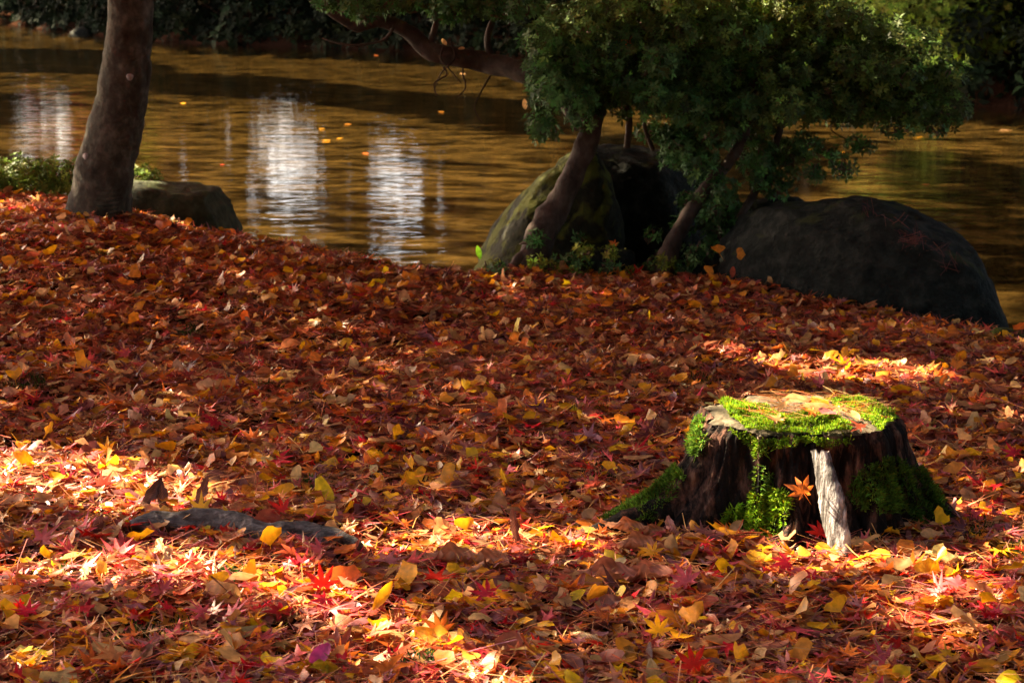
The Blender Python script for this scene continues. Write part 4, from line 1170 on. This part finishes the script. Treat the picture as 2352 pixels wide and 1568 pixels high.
def place(name, me, x, y, dz, yaw, tilt, taz, scale, label, cat, group=None, z=None, flip=False):
    from mathutils import Matrix
    o = bpy.data.objects.new(name, me); COL.objects.link(o)
    R = rotmats(np.array([yaw]), np.array([tilt]), np.array([taz]))[0]
    if flip: R = R @ np.diag([1., -1., -1.])
    Mx = Matrix([list(R[i] * scale) + [0] for i in range(3)] + [[0, 0, 0, 1]])
    zz = float(height(x, y)) + dz if z is None else z
    o.matrix_world = Matrix.Translation((x, y, zz)) @ Mx
    return tag(o, label, cat, group)

def zone(x, y, u, v):
    side = lambda names: names[min(int(np.searchsorted(names[0], u)), len(names[1]) - 1)] if False else names[1][int(np.searchsorted(names[0], u))]
    if v > 1480: return side(([450, 900, 1300, 1750, 2100], ['in the bottom left corner', 'at the bottom, below the magenta leaf', 'at the bottom, left of the shell-shaped leaf', 'at the bottom, below the shell-shaped leaf', 'at the bottom, right of centre', 'in the bottom right corner']))
    if v > 1380: return side(([330, 820, 1250, 1650, 2050], ['at lower left, under the sun streak', 'below the glowing red maple leaf', 'beside the diagonal sun streak', 'around the shell-shaped leaf', 'well in front of the splinter', 'at lower right']))
    if v > 1260: return side(([350, 850, 1250, 1620, 2000], ['at the left edge, below root level', 'in front of the grey root', 'by the pile of long curled leaves', 'in front of the left stump root', 'in front of the splinter', 'in front of the stump, far right']))
    if v > 1150: return side(([340, 820, 1360, 2170], ['left of the grey root', 'close behind the grey root', 'between grey root and stump', 'against the stump', 'right of the stump foot']))
    if v > 1020: return side(([520, 1000, 1560, 2100], ['by the left sun patch', 'beyond the grey root', 'left of the stump, mid-bank', 'close to the stump', 'right of the stump']))
    if v > 880: return side(([450, 900, 1400, 1650, 2070], ['at the left above the sun patch', 'by the large rolled leaves', 'in the middle of the bank', 'left of the stump top', 'just behind the stump', 'right of the stump top']))
    if v > 760: return side(([450, 950, 1500], ['on the shaded left slope', 'on the shaded bank left of centre', 'by the dark hollow leaf, far bank middle', 'in the far right sun streak area']))
    if v > 640: return side(([450, 900, 1350, 1800], ['below the leaning trunk', 'below the crest left of the water', 'just below the mossy boulder', 'below the azalea stems', 'below the big dark boulder']))
    return side(([330, 900], ['at the foot of the leaning trunk', 'on the crest by the wedge-shaped boulder', 'at the crest by the boulders']))

def singles(kind, n, seed, tpls, size, palette, w, cat, name, adj, group, tilt=.5, zlo=.022, zhi=.042):
    r = np.random.default_rng(seed)
    pal = list(zip(palette, w))
    meshes = {}
    for c in palette:
        meshes[c] = [leaf_mesh(name, tpls[j], size, np.array(PAL[c]) * (.85 + .3 * r.random())) for j in r.choice(len(tpls), 5, replace=False)]
    x, y = sample_ground(n * 4, r, y0=3.25, y1=8.8, margin=-.05, power=1.25)
    u, v = proj(np.stack([x, y, height(x, y)], -1))
    k = (u > 5) & (u < 2347) & (v < 1560) & (v > 500)
    x, y, u, v = x[k][:n], y[k][:n], u[k][:n], v[k][:n]
    ci = r.choice(len(palette), len(x), p=np.array(w, float) / sum(w))
    made = {}
    for i in range(len(x)):
        c = palette[ci[i]]
        sc1 = r.uniform(.7, 1.3); ti1 = abs(r.normal(0, tilt))
        szw = 'small ' if sc1 < .88 else ('large ' if sc1 > 1.12 else ''); pos = 'lying flat' if ti1 < .3 else ('on edge' if ti1 > .85 else 'tilted')
        lab = '%s%s %s %s %s' % (szw, c, adj, pos, zone(x[i], y[i], u[i], v[i]))
        o_ = place(name, meshes[c][r.integers(5)], x[i], y[i], r.uniform(zlo, zhi), r.uniform(0, 6.28), ti1, r.uniform(0, 6.28), sc1, lab, cat, group, flip=r.random() < .5)
        made.setdefault(lab, []).append((u[i], o_))
    NTH = ['leftmost', 'second from the left', 'third from the left', 'fourth from the left', 'fifth from the left', 'sixth from the left']
    for lab, lst in made.items():
        if len(lst) < 2: continue
        lst.sort(key=lambda q: q[0])
        for k, (_, o_) in enumerate(lst):
            nth = ('left one' if k == 0 else 'right one') if len(lst) == 2 else ('rightmost' if k == len(lst) - 1 else NTH[min(k, 5)])
            o_['label'] = lab + ', ' + nth
singles('g', 280, 401, GINK, .038, ['tan', 'pale tan', 'amber', 'yellow', 'orange'], [2, 2, 4, 4, 1], 'leaf', 'ginkgo_leaf', 'ginkgo leaf', 'ginkgo leaves lying singly on top of the litter', .7)
singles('m', 270, 402, MAPL, .046, ['red', 'pink', 'crimson', 'orange', 'russet', 'tan', 'dark red', 'yellow', 'mauve'], [2, 3, 1.5, 3, 3, 2.5, 2, 1.2, 2], 'leaf', 'maple_leaf', 'maple leaf', 'maple leaves lying singly on top of the litter', .45)
singles('o', 240, 403, OVAL, .068, ['tan', 'pale tan', 'brown', 'russet', 'mauve', 'dusky'], [3, 2, 3, 2, 1.5, 1.5], 'leaf', 'narrow_leaf', 'narrow leaf', 'narrow leaves lying singly on top of the litter', .5)

# leaves that stand out in the photograph: (kind, colour, u, v, size m, yaw, tilt, tilt azimuth, label)
TC = rotmats  # facing helper: tilt about the x axis (taz = 0) by a positive angle lifts the far edge, turning the face to the camera
HERO = [
    ('maple', 'red', 742, 1362, .058, .2, .9, 0, 'bright red maple leaf glowing in the sun left of bottom centre'),
    ('maple', 'crimson', 748, 1385, .05, 2.6, .6, .3, 'crimson maple leaf tucked under the glowing red one'),
    ('maple', 'red', 652, 1180, .048, 1.2, .8, .2, 'red maple leaf behind the right half of the grey root'),
    ('maple', 'orange', 728, 1186, .048, -.5, .7, -.2, 'orange maple leaf right of the red one behind the grey root'),
    ('maple', 'yellow', 248, 1046, .05, .9, .9, .1, 'golden yellow maple leaf standing up behind the left sun patch'),
    ('maple', 'orange', 716, 1086, .042, 2.2, .7, .1, 'rusty orange maple leaf in the shade beyond the grey root'),
    ('maple', 'dark red', 282, 1262, .055, .3, .7, .2, 'dark red maple leaf below the left end of the grey root'),
    ('maple', 'pink', 292, 806, .045, 1.4, .6, 0, 'pink maple leaf on the shaded upper left bank'),
    ('maple', 'pink', 1578, 1348, .055, .5, .8, 0, 'bright pink maple leaf in front of the left foot of the stump'),
    ('maple', 'crimson', 1808, 1300, .05, 1.9, .6, .2, 'crimson maple leaf in front of the front root of the stump'),
    ('maple', 'red', 1884, 1235, .046, .1, 1.1, .1, 'deep red maple leaf leaning against the foot of the white splinter'),
    ('maple', 'orange', 2035, 1205, .05, .8, .8, -.1, 'rust orange maple leaf right of the white splinter'),
    ('maple', 'pink', 2200, 1352, .055, .5, .5, 0, 'pale pink maple leaf in the sun at lower right'),
    ('maple', 'pink', 2322, 1340, .05, 2.5, .5, .2, 'pink maple leaf at the right edge in front of the stump'),
    ('maple', 'maroon', 2212, 1220, .045, 1.5, .8, 0, 'purple-red crumpled maple leaf right of the stump'),
    ('maple', 'crimson', 2330, 1048, .045, .5, .7, 0, 'crimson maple leaf at the right edge beside the stump'),
    ('maple', 'yellow', 1500, 1278, .04, .4, .7, 0, 'small yellow maple leaf in front of the curled brown leaves'),
    ('maple', 'yellow', 1512, 1468, .045, .1, 1.2, 0, 'upright yellow maple leaf near the bottom right of centre'),
    ('maple', 'red', 1592, 1545, .05, .2, 1.2, 0, 'orange-red maple leaf standing at the bottom edge'),
    ('maple', 'orange', 1010, 1460, .045, .3, 1.2, 0, 'orange maple leaf standing in the diagonal sun streak'),
    ('maple', 'orange', 890, 1545, .075, .3, .4, 0, 'large tan-orange maple leaf at the bottom edge left of centre'),
    ('maple', 'pink', 700, 1235, .05, 2.8, .7, 0, 'pink maple leaf draped on the right end of the grey root'),
    ('maple', 'pink', 735, 1268, .05, 1.8, .5, 0, 'dusty pink maple leaf just below the right end of the grey root'),
    ('maple', 'pink', 376, 1360, .05, 1.0, .5, 0, 'magenta-pink maple leaf in front of the left sun streak'),
    ('maple', 'crimson', 1120, 1375, .05, .7, .6, 0, 'crimson leaf in the shade left of the curled shell-like leaf'),
    ('oval', 'magenta', 735, 1520, .075, 2.6, .8, 0, 'magenta oval leaf standing near the bottom left of centre'),
    ('oval', 'yellow', 880, 1392, .085, -.6, 1.2, 0, 'long yellow leaf blade standing upright in the sun'),
    ('oval', 'pale tan', 1522, 1180, .05, -.9, .7, 0, 'smooth tan oval leaf on the left root of the stump'),
    ('oval', 'pale tan', 1690, 1215, .05, -.9, .9, 0, 'pale cream torn leaf at the left of the front mossy root'),
    ('ginkgo', 'amber', 2195, 1098, .058, .2, .8, 0, 'dull amber two-lobed ginkgo leaf right of the stump'),
    ('ginkgo', 'yellow', 50, 1075, .06, -.2, 1.1, 0, 'upright yellow ginkgo leaf in the sun at the left edge'),
    ('ginkgo', 'yellow', 2132, 1325, .055, .3, .9, 0, 'glowing yellow ginkgo leaf in the sun right of the stump foot'),
    ('ginkgo', 'yellow', 2160, 1318, .05, 1.2, .9, 0, 'glowing yellow leaf overlapping another in the sun at right'),
    ('ginkgo', 'yellow', 1930, 1415, .06, .5, .6, 0, 'bright yellow ginkgo leaf in the lower right sunlight'),
    ('ginkgo', 'yellow', 200, 577, .055, 1.3, .5, 0, 'yellow folded ginkgo leaf below the leaning trunk'),
    ('ginkgo', 'yellow', 127, 612, .05, 2.3, .7, 0, 'orange-yellow ginkgo leaf below and left of the leaning trunk'),
    ('ginkgo', 'amber', 124, 535, .05, .3, .7, 0, 'amber ginkgo leaf close to the left foot of the trunk'),
    ('ginkgo', 'pale tan', 830, 655, .06, 1.0, .6, 0, 'pale tan ginkgo leaf near the crest beside the water'),
    ('ginkgo', 'amber', 1085, 892, .06, .3, .6, 0, 'round amber ginkgo leaf in the middle of the shaded bank'),
    ('ginkgo', 'yellow', 655, 1145, .055, .2, .9, 0, 'yellow ginkgo leaf standing behind the red maple leaf'),
    ('ginkgo', 'yellow', 505, 1350, .05, .2, .9, 0, 'sunlit yellow ginkgo leaf in the left sun streak'),
    ('ginkgo', 'yellow', 590, 1322, .055, 1.2, .8, 0, 'bright yellow leaf at the right end of the left sun streak'),
    ('ginkgo', 'yellow', 1070, 1225, .055, .2, .8, 0, 'yellow ginkgo leaf in the thin central sun streak'),
    ('ginkgo', 'pale tan', 1015, 1225, .055, -.8, .8, 0, 'white-glowing pale leaf in the thin central sun streak'),
    ('ginkgo', 'yellow', 1395, 1085, .04, -.2, 1.1, 0, 'small yellow ginkgo leaf standing left of the stump'),
]
hr = np.random.default_rng(808)
for kd, c, u, v, s, yaw, ti, ta, lab in HERO:
    tpl = {'maple': lambda: T_maple(hr), 'oval': lambda: T_oval(hr, .16 if c == 'yellow' else .28, 7, .8), 'ginkgo': lambda: T_ginkgo(hr, hr.choice([.05, .3]), 58)}[kd]()
    x, y = at_z(u, v, .035)
    h_ = float(height(x, y))
    x, y = at_z(u, v, h_ + .035)
    col = np.array(PAL[c])
    s = s * {'ginkgo': .62, 'maple': .95, 'oval': .85}[kd]
    me = leaf_mesh(kd + '_leaf', tpl, s, col)
    nm = {'maple': 'maple_leaf', 'oval': 'oval_leaf', 'ginkgo': 'ginkgo_leaf'}[kd]
    place(nm, me, x, y, .036 + s * .3 * math.sin(ti), yaw, ti, ta, 1, lab, 'leaf')

# leaf held in the hollow of the stump, leaves on its top
for (kd, c, u, v, yy, s, yaw, ti, lab) in [
    ('maple', 'orange', 1845, 1130, 4.17, .05, .4, 1.25, 'tan-orange maple leaf hanging in the dark hollow of the stump')]:
    x, z = at_y(u, v, yy); me = leaf_mesh(kd, T_maple(hr), s, PAL[c])
    place('maple_leaf', me, x, yy, 0, yaw, ti, 0, 1, lab, 'leaf', z=z)
for k, (kd, c, u, v, s, yaw, ti, lab) in enumerate([
    ('ginkgo', 'pale tan', 1850, 926, .055, .3, .35, 'pale tan folded leaf lying on the back of the stump top'),
    ('ginkgo', 'amber', 1902, 922, .05, 2.1, .4, 'amber ginkgo leaf on the back of the stump top'),
    ('maple', 'pale tan', 1800, 938, .05, 1.1, .3, 'pale maple leaf on the bare wood of the stump top'),
    ('maple', 'tan', 1785, 972, .042, .4, .25, 'tan maple leaf lying on the front moss of the stump'),
    ('maple', 'russet', 1978, 990, .042, .7, .3, 'rust maple leaf on the right front rim of the stump'),
    ('oval', 'tan', 1870, 945, .07, 1.5, .2, 'narrow tan leaf across the middle of the stump top'),
    ('oval', 'mauve', 1900, 960, .05, .9, .2, 'dusky pink curled leaf in the middle of the stump top'),
    ('maple', 'tan', 1930, 950, .045, 2.9, .25, 'tan maple leaf beside the right moss patch of the stump top'),
    ('oval', 'pale tan', 1960, 972, .05, .4, .3, 'pale narrow leaf beside the right moss patch of the stump top'),
    ('maple', 'orange', 1865, 962, .04, 2.0, .25, 'small orange maple leaf at the edge of the front moss on the stump')]):
    x, y = at_z(u, v, ZT + .015)
    tpl = {'maple': lambda: T_maple(hr), 'oval': lambda: T_oval(hr, .28, 7, .8), 'ginkgo': lambda: T_ginkgo(hr, .1, 58)}[kd]()
    place(kd + '_leaf', leaf_mesh(kd + '_leaf', tpl, s, PAL[c]), x, y, 0, yaw, ti, 0, 1, lab, 'leaf', z=ZT + .017 + .002 * k)
# needles on the stump top
r = np.random.default_rng(61); n = 170
a = r.uniform(0, 6.28, n); q = np.sqrt(r.random(n)) * .15
P = np.stack([SC[0] + .03 + q * np.cos(a) * 1.2, SC[1] + .03 + q * np.sin(a), ZT + .012 + .018 * r.random(n)], -1)
C, _ = pick(['tan', 'russet', 'orange', 'pale tan'], [3, 3, 2, 2], n, r)
V, T, Ct = scatter(NEED, P, np.full(n, .085), rotmats(r.normal(2.7, .5, n), r.uniform(0, .12, n), r.uniform(0, 6.3, n)), C, r)
tag(obj('stump_top_needles', make_mesh('stump_top_needles', V, T, M_leaf, Ct)), 'dry pine needles lying on the flat top of the stump', 'pine needles', kind='stuff')
# needles caught on the big boulder
bo = bpy.data.objects['boulder']
bv = np.empty(len(bo.data.vertices) * 3); bo.data.vertices.foreach_get('co', bv); bv = bv.reshape(-1, 3) + np.array(bo.location)
bu, bw = proj(bv)
r = np.random.default_rng(62); Pn = []
for (u, v, k) in [(2075, 535, 34), (2180, 560, 12), (2195, 590, 9), (2050, 490, 6), (1990, 470, 8)]:
    q = np.nonzero((np.abs(bu - u) < 26) & (np.abs(bw - v) < 22))[0]
    if not len(q): continue
    b = bv[q[np.argmin(bv[q, 1])]]
    Pn.append(b + np.array([0, -.012, .008]) + r.normal(0, .018, (k, 3)) * np.array([1.3, .3, .8]))
P = np.concatenate(Pn); n = len(P)
C, _ = pick(['brown', 'maroon', 'dusky'], [3, 2, 1], n, r)
V, T, Ct = scatter(NEED, P, np.full(n, .08), rotmats(r.uniform(0, 3.1, n), r.normal(.9, .35, n), r.normal(0, .4, n)), C, r)
tag(obj('boulder_needles', make_mesh('boulder_needles', V, T, M_leaf, Ct)), 'tuft of rusty pine needles caught on the big dark boulder', 'pine needles', kind='stuff')

# large curled brown leaves with pressed veins
def T_large(r, roll=1.2, arch=.5, w=.26, nveins=13, nx=11, ny=26):
    V = []
    for j in range(ny):
        y = j / (ny - 1)
        ww = w * math.sin(PI * (y ** .8) * .97 + .03) ** .8 + .006
        for i in range(nx):
            x = (i / (nx - 1) * 2 - 1)
            ridge = .013 * math.sin((y * nveins + .5 * math.sin(y * 9) - abs(x) * 2.4) * 2 * PI) * (1 - .2 * abs(x)) * min(1, 6 * (1 - y) + .2)
            edge = .035 * math.sin(y * 17 + 3 * x) * abs(x) ** 3; ww = ww * (1 + (.03 * math.sin(y * 31 + x) + .05 * math.sin(y * 13)) * abs(x))
            V.append((x * ww, y - .5, ridge + edge + .02 * (1 - abs(x)) * -1 + .015 * r.standard_normal() * abs(x) ** 2))
    V = bend(np.array(V), roll / w * (1.25 if w > .151 else 1.0), arch, r.uniform(-.6, .6))
    Q = grid_faces(ny, nx)
    T = np.concatenate([Q[:, [0, 1, 2]], Q[:, [0, 2, 3]]])
    b = len(V)
    c = V[nx // 2]
    return V, T
BIG = [  # u, v, length m, yaw, roll, arch, tilt, taz, dz, colour, label
    (440, 900, .24, 1.45, 1.5, .4, .25, 0, .02, (.30, .12, .055), 'large rolled brown leaf on the shaded left bank with a yellow leaf on it'),
    (455, 925, .20, 1.75, -1.2, .5, .3, 0, .02, (.24, .09, .04), 'second large brown leaf tucked below the rolled one on the left bank'),
    (650, 990, .20, 1.5, -1.0, -.4, .35, 0, .02, (.26, .11, .06), 'large arched brown leaf in the middle of the bank'),
    (770, 1005, .17, 1.35, 1.6, .3, .2, 0, .02, (.36, .17, .09), 'large rolled leaf with a dark open end in the middle of the bank'),
    (200, 1012, .12, 1.0, 1.7, .2, .8, .6, .04, (.22, .09, .045), 'brown leaf rolled to a cone left of the yellow maple leaf'),
    (88, 1042, .13, 1.5, -1.4, .2, .2, 0, .035, (.50, .30, .16), 'ribbed brown leaf rolled on its side in the left sun patch'),
    (350, 1168, .095, -.55, .55, .3, 1.3, 0, .03, (.055, .025, .02), 'left dark curled leaf standing on end at the tip of the grey root'),
    (374, 1168, .085, .12, .5, -.3, 1.3, 0, .03, (.07, .03, .022), 'right dark curled leaf standing on end at the tip of the grey root'),
    (466, 1160, .085, -.3, .7, .2, 1.25, 0, .03, (.13, .05, .035), 'broader dark curled leaf standing behind the grey root'),
    (382, 1285, .12, .5, -1.0, -.4, .6, 0, .035, (.50, .29, .15), 'ribbed pale brown leaf arched in the lower left sun streak'),
    (1028, 1246, .11, .9, -1.2, -1.0, .5, 0, .035, (.22, .09, .05), 'ribbed brown leaf arched like a fan by the central sun streak'),
    (1060, 1288, .22, 1.35, 1.4, .4, .2, 0, .03, (.30, .12, .065), 'long curled brown leaf pile left of the stump, upper leaf'),
    (1010, 1312, .20, 1.75, -1.1, .5, .3, 0, .03, (.27, .11, .06), 'long curled brown leaf pile left of the stump, lower leaf'),
    (1182, 1250, .085, .2, 1.3, .3, 1.2, .1, .04, (.16, .055, .035), 'dark brown leaf tip standing upright between root and stump'),
    (1420, 1325, .24, 1.55, 1.3, .5, .15, 0, .03, (.24, .085, .05), 'big ribbed dark brown leaf in front of the left root of the stump'),
    (1455, 1225, .17, 1.15, 1.5, .2, .3, 0, .04, (.27, .11, .055), 'rolled brown leaf leaning on the left mossy root of the stump'),
    (1480, 1262, .18, 1.25, 1.3, -.3, .15, 0, .035, (.25, .095, .05), 'folded brown leaf below the rolled one at the left root'),
    (1545, 1225, .10, .2, 1.5, .3, .8, 0, .03, (.32, .13, .10), 'reddish brown leaf standing against the left side of the stump'),
    (1352, 1462, .085, 1.2, -1.7, -1.4, .5, 0, .035, (.48, .32, .16), 'small shell-shaped ribbed leaf near the bottom centre'),
    (1700, 1478, .19, 1.5, -1.2, .4, .3, 0, .03, (.26, .085, .045), 'smooth rolled brown leaf near the bottom right of centre'),
    (1040, 832, .22, 1.25, 1.5, .3, .3, 0, .02, (.22, .085, .045), 'large dark hollow leaf on the far middle bank'),
    (1085, 1080, .11, 1.9, -1.0, .4, .3, 0, .03, (.52, .30, .19), 'pale ribbed leaf left of centre on the bank'),
    (2170, 1078, .13, 1.5, 1.5, .2, .15, 0, .025, (.27, .10, .055), 'rolled brown leaf just right of the stump'),
    (2040, 1310, .11, 1.6, 1.2, .3, .3, 0, .03, (.34, .15, .09), 'curled brown leaf in front of the right of the stump'),
    (290, 765, .22, 1.4, -1.0, .4, .25, 0, .02, (.26, .10, .055), 'large brown leaf lying on the upper left bank'),
    (700, 1000, .15, 1.9, 1.2, .3, .3, 0, .02, (.24, .09, .05), 'brown leaf folded under the arched one in the middle'),
    (470, 700, .2, 1.5, 1.2, .3, .25, 0, .02, (.28, .10, .05), 'large curled brown leaf high on the left bank'),
    (1575, 790, .13, 1.2, -1.0, .4, .4, 0, .02, (.45, .22, .13), 'pale brown leaf at the left end of the far sun streak'),
    (1840, 1085, 0, 0, 0, 0, 0, 0, 0, 0, ''),
]
for u, v, L_, yaw, roll, arch, ti, ta, dz, col, lab in BIG:
    if not L_: continue
    x, y = at_z(u, v, 0.03); h_ = float(height(x, y)); x, y = at_z(u, v, h_ + .03)
    tpl = T_large(hr, roll, arch, hr.uniform(.15, .19) if ti < 1.1 else .15)
    me = make_mesh('large_leaf', tpl[0] * L_, tpl[1], M_big, np.array(col)[None] * 1.7 * (1 + .25 * np.sin(np.repeat(np.arange(26) / 25 * 13 * 2 * PI, 11) - np.tile(np.abs(np.linspace(-1, 1, 11)), 26) * 2.4 * 2 * PI))[:, None] * np.where(np.tile(np.arange(11) == 5, 26), 1.5, 1.0)[:, None], sm=True)
    place('large_leaf', me, x, y, dz + (L_ * .4 if ti > .9 else 0), yaw, ti, ta, 1, lab, 'leaf')

# leaves caught in the azalea and around it
for (kd, c, u, v, y, s, yaw, ti, lab) in [
    ('ginkgo', 'orange', 1447, 92, 8.05, .06, 2.8, 1.3, 'orange ginkgo leaf caught in the top of the azalea'),
    ('ginkgo', 'orange', 1800, 30, 8.05, .04, 1.0, 1.0, 'orange leaf scrap on top of the azalea'),
    ('ginkgo', 'amber', 1652, 582, 7.75, .062, .3, 1.2, 'amber ginkgo leaf hanging left in front of the big boulder'),
    ('ginkgo', 'amber', 1712, 585, 7.75, .055, 1.6, 1.2, 'amber ginkgo leaf hanging right in front of the big boulder'),
    ('ginkgo', 'amber', 1635, 612, 7.75, .05, 2.6, 1.1, 'amber ginkgo leaf below the hanging pair by the boulder'),
    ('ginkgo', 'amber', 1645, 645, 7.7, .05, .6, .9, 'amber ginkgo leaf at the foot of the azalea twigs'),
    ('oval', 'russet', 1682, 625, 7.72, .07, .1, 1.3, 'russet oval leaf hanging beside the big boulder'),
    ('maple', 'orange', 1410, 562, 8.0, .05, .5, .9, 'rust leaf lying on the small stone between the azalea stems'),
    ('maple', 'pink', 2112, 92, 8.5, .05, .5, 1.1, 'pinkish leaf caught on the right shoulder of the azalea'),
    ('oval', 'pale tan', 1020, 97, 8.4, .05, .8, 1.1, 'pale dead leaf hanging under the crooked branch, left one'),
    ('oval', 'pale tan', 1060, 112, 8.4, .045, 2.0, 1.1, 'pale dead leaf hanging under the crooked branch, right one'),
    ('oval', 'pale tan', 1205, 240, 8.3, .07, .3, 1.3, 'pale curled dead leaf dangling below the crooked branch')]:
    x, z = at_y(u, v, y)
    tpl = {'maple': lambda: T_maple(hr), 'oval': lambda: T_oval(hr, .28, 7, 1.2), 'ginkgo': lambda: T_ginkgo(hr, .05, 58)}[kd]()
    place(kd + '_leaf', leaf_mesh(kd + '_leaf', tpl, s * .68, PAL[c]), x, y, 0, yaw, ti, .3, 1, lab, 'leaf', z=z)
PAL['lime'] = (.22, .50, .02)
x, z = at_y(1100, 580, 8.4)
place('oval_leaf', leaf_mesh('oval_leaf', T_oval(np.random.default_rng(5), .2, 7, .3), .065, PAL['lime']), x, 8.4, 0, .25, 1.35, 0, 1, 'bright green leaf standing at the left edge of the mossy boulder', 'leaf', z=z)

# leaves drifting on the stream
fl = np.random.default_rng(15)
for k, (u, v, c, s) in enumerate([(413, 238, 'yellow', .13), (735, 297, 'yellow', .09), (800, 285, 'amber', .10), (745, 322, 'yellow', .12), (845, 352, 'orange', .09), (775, 318, 'yellow', .09), (1240, 292, 'orange', .13), (515, 378, 'red', .07),
                                  (1070, 170, 'pale tan', .16), (1700, 300, 'yellow', .10), (1870, 340, 'yellow', .1), (2100, 315, 'yellow', .15), (2300, 298, 'pale tan', .2), (2130, 425, 'orange', .08), (860, 128, 'orange', .14), (1010, 258, 'amber', .1), (1930, 350, 'yellow', .08)]):
    x, y = at_z(u, v, WATER + .006)
    tg = T_ginkgo(fl, .05, 60, False); tg[0][:, 2] *= .12
    place('floating_leaf', leaf_mesh('floating_leaf', tg, s * .55, PAL[c]), x, y, 0, fl.uniform(0, 6.3), .02, 0, 1,
          ['yellow leaf afloat alone right of the leaning trunk', 'yellow leaf afloat above the left sky reflection', 'amber leaf afloat near mid-stream', 'long yellow leaf afloat above the sky reflections', 'orange leaf afloat between the two sky reflections',
           'small yellow leaf afloat beside a longer one', 'rusty leaf afloat in the shade left of the azalea stem', 'tiny red leaf afloat in the bright sky reflection', 'pale leaf afloat right under the crooked branch',
           'yellow leaf afloat seen between azalea twigs', 'yellow leaf afloat below the azalea crown', 'long yellow leaf afloat right of the azalea', 'pale leaf afloat near the right edge', 'orange leaf afloat beyond the big boulder',
           'orange leaf afloat at the far side left of the crooked branch', 'amber leaf afloat in the dark band of shade', 'small yellow leaf afloat beyond the dark boulder'][k], 'leaf', z=WATER + .008)
print('objects', len(bpy.data.objects), 'tris', sum(len(o.data.polygons) for o in bpy.data.objects if o.type == 'MESH'))
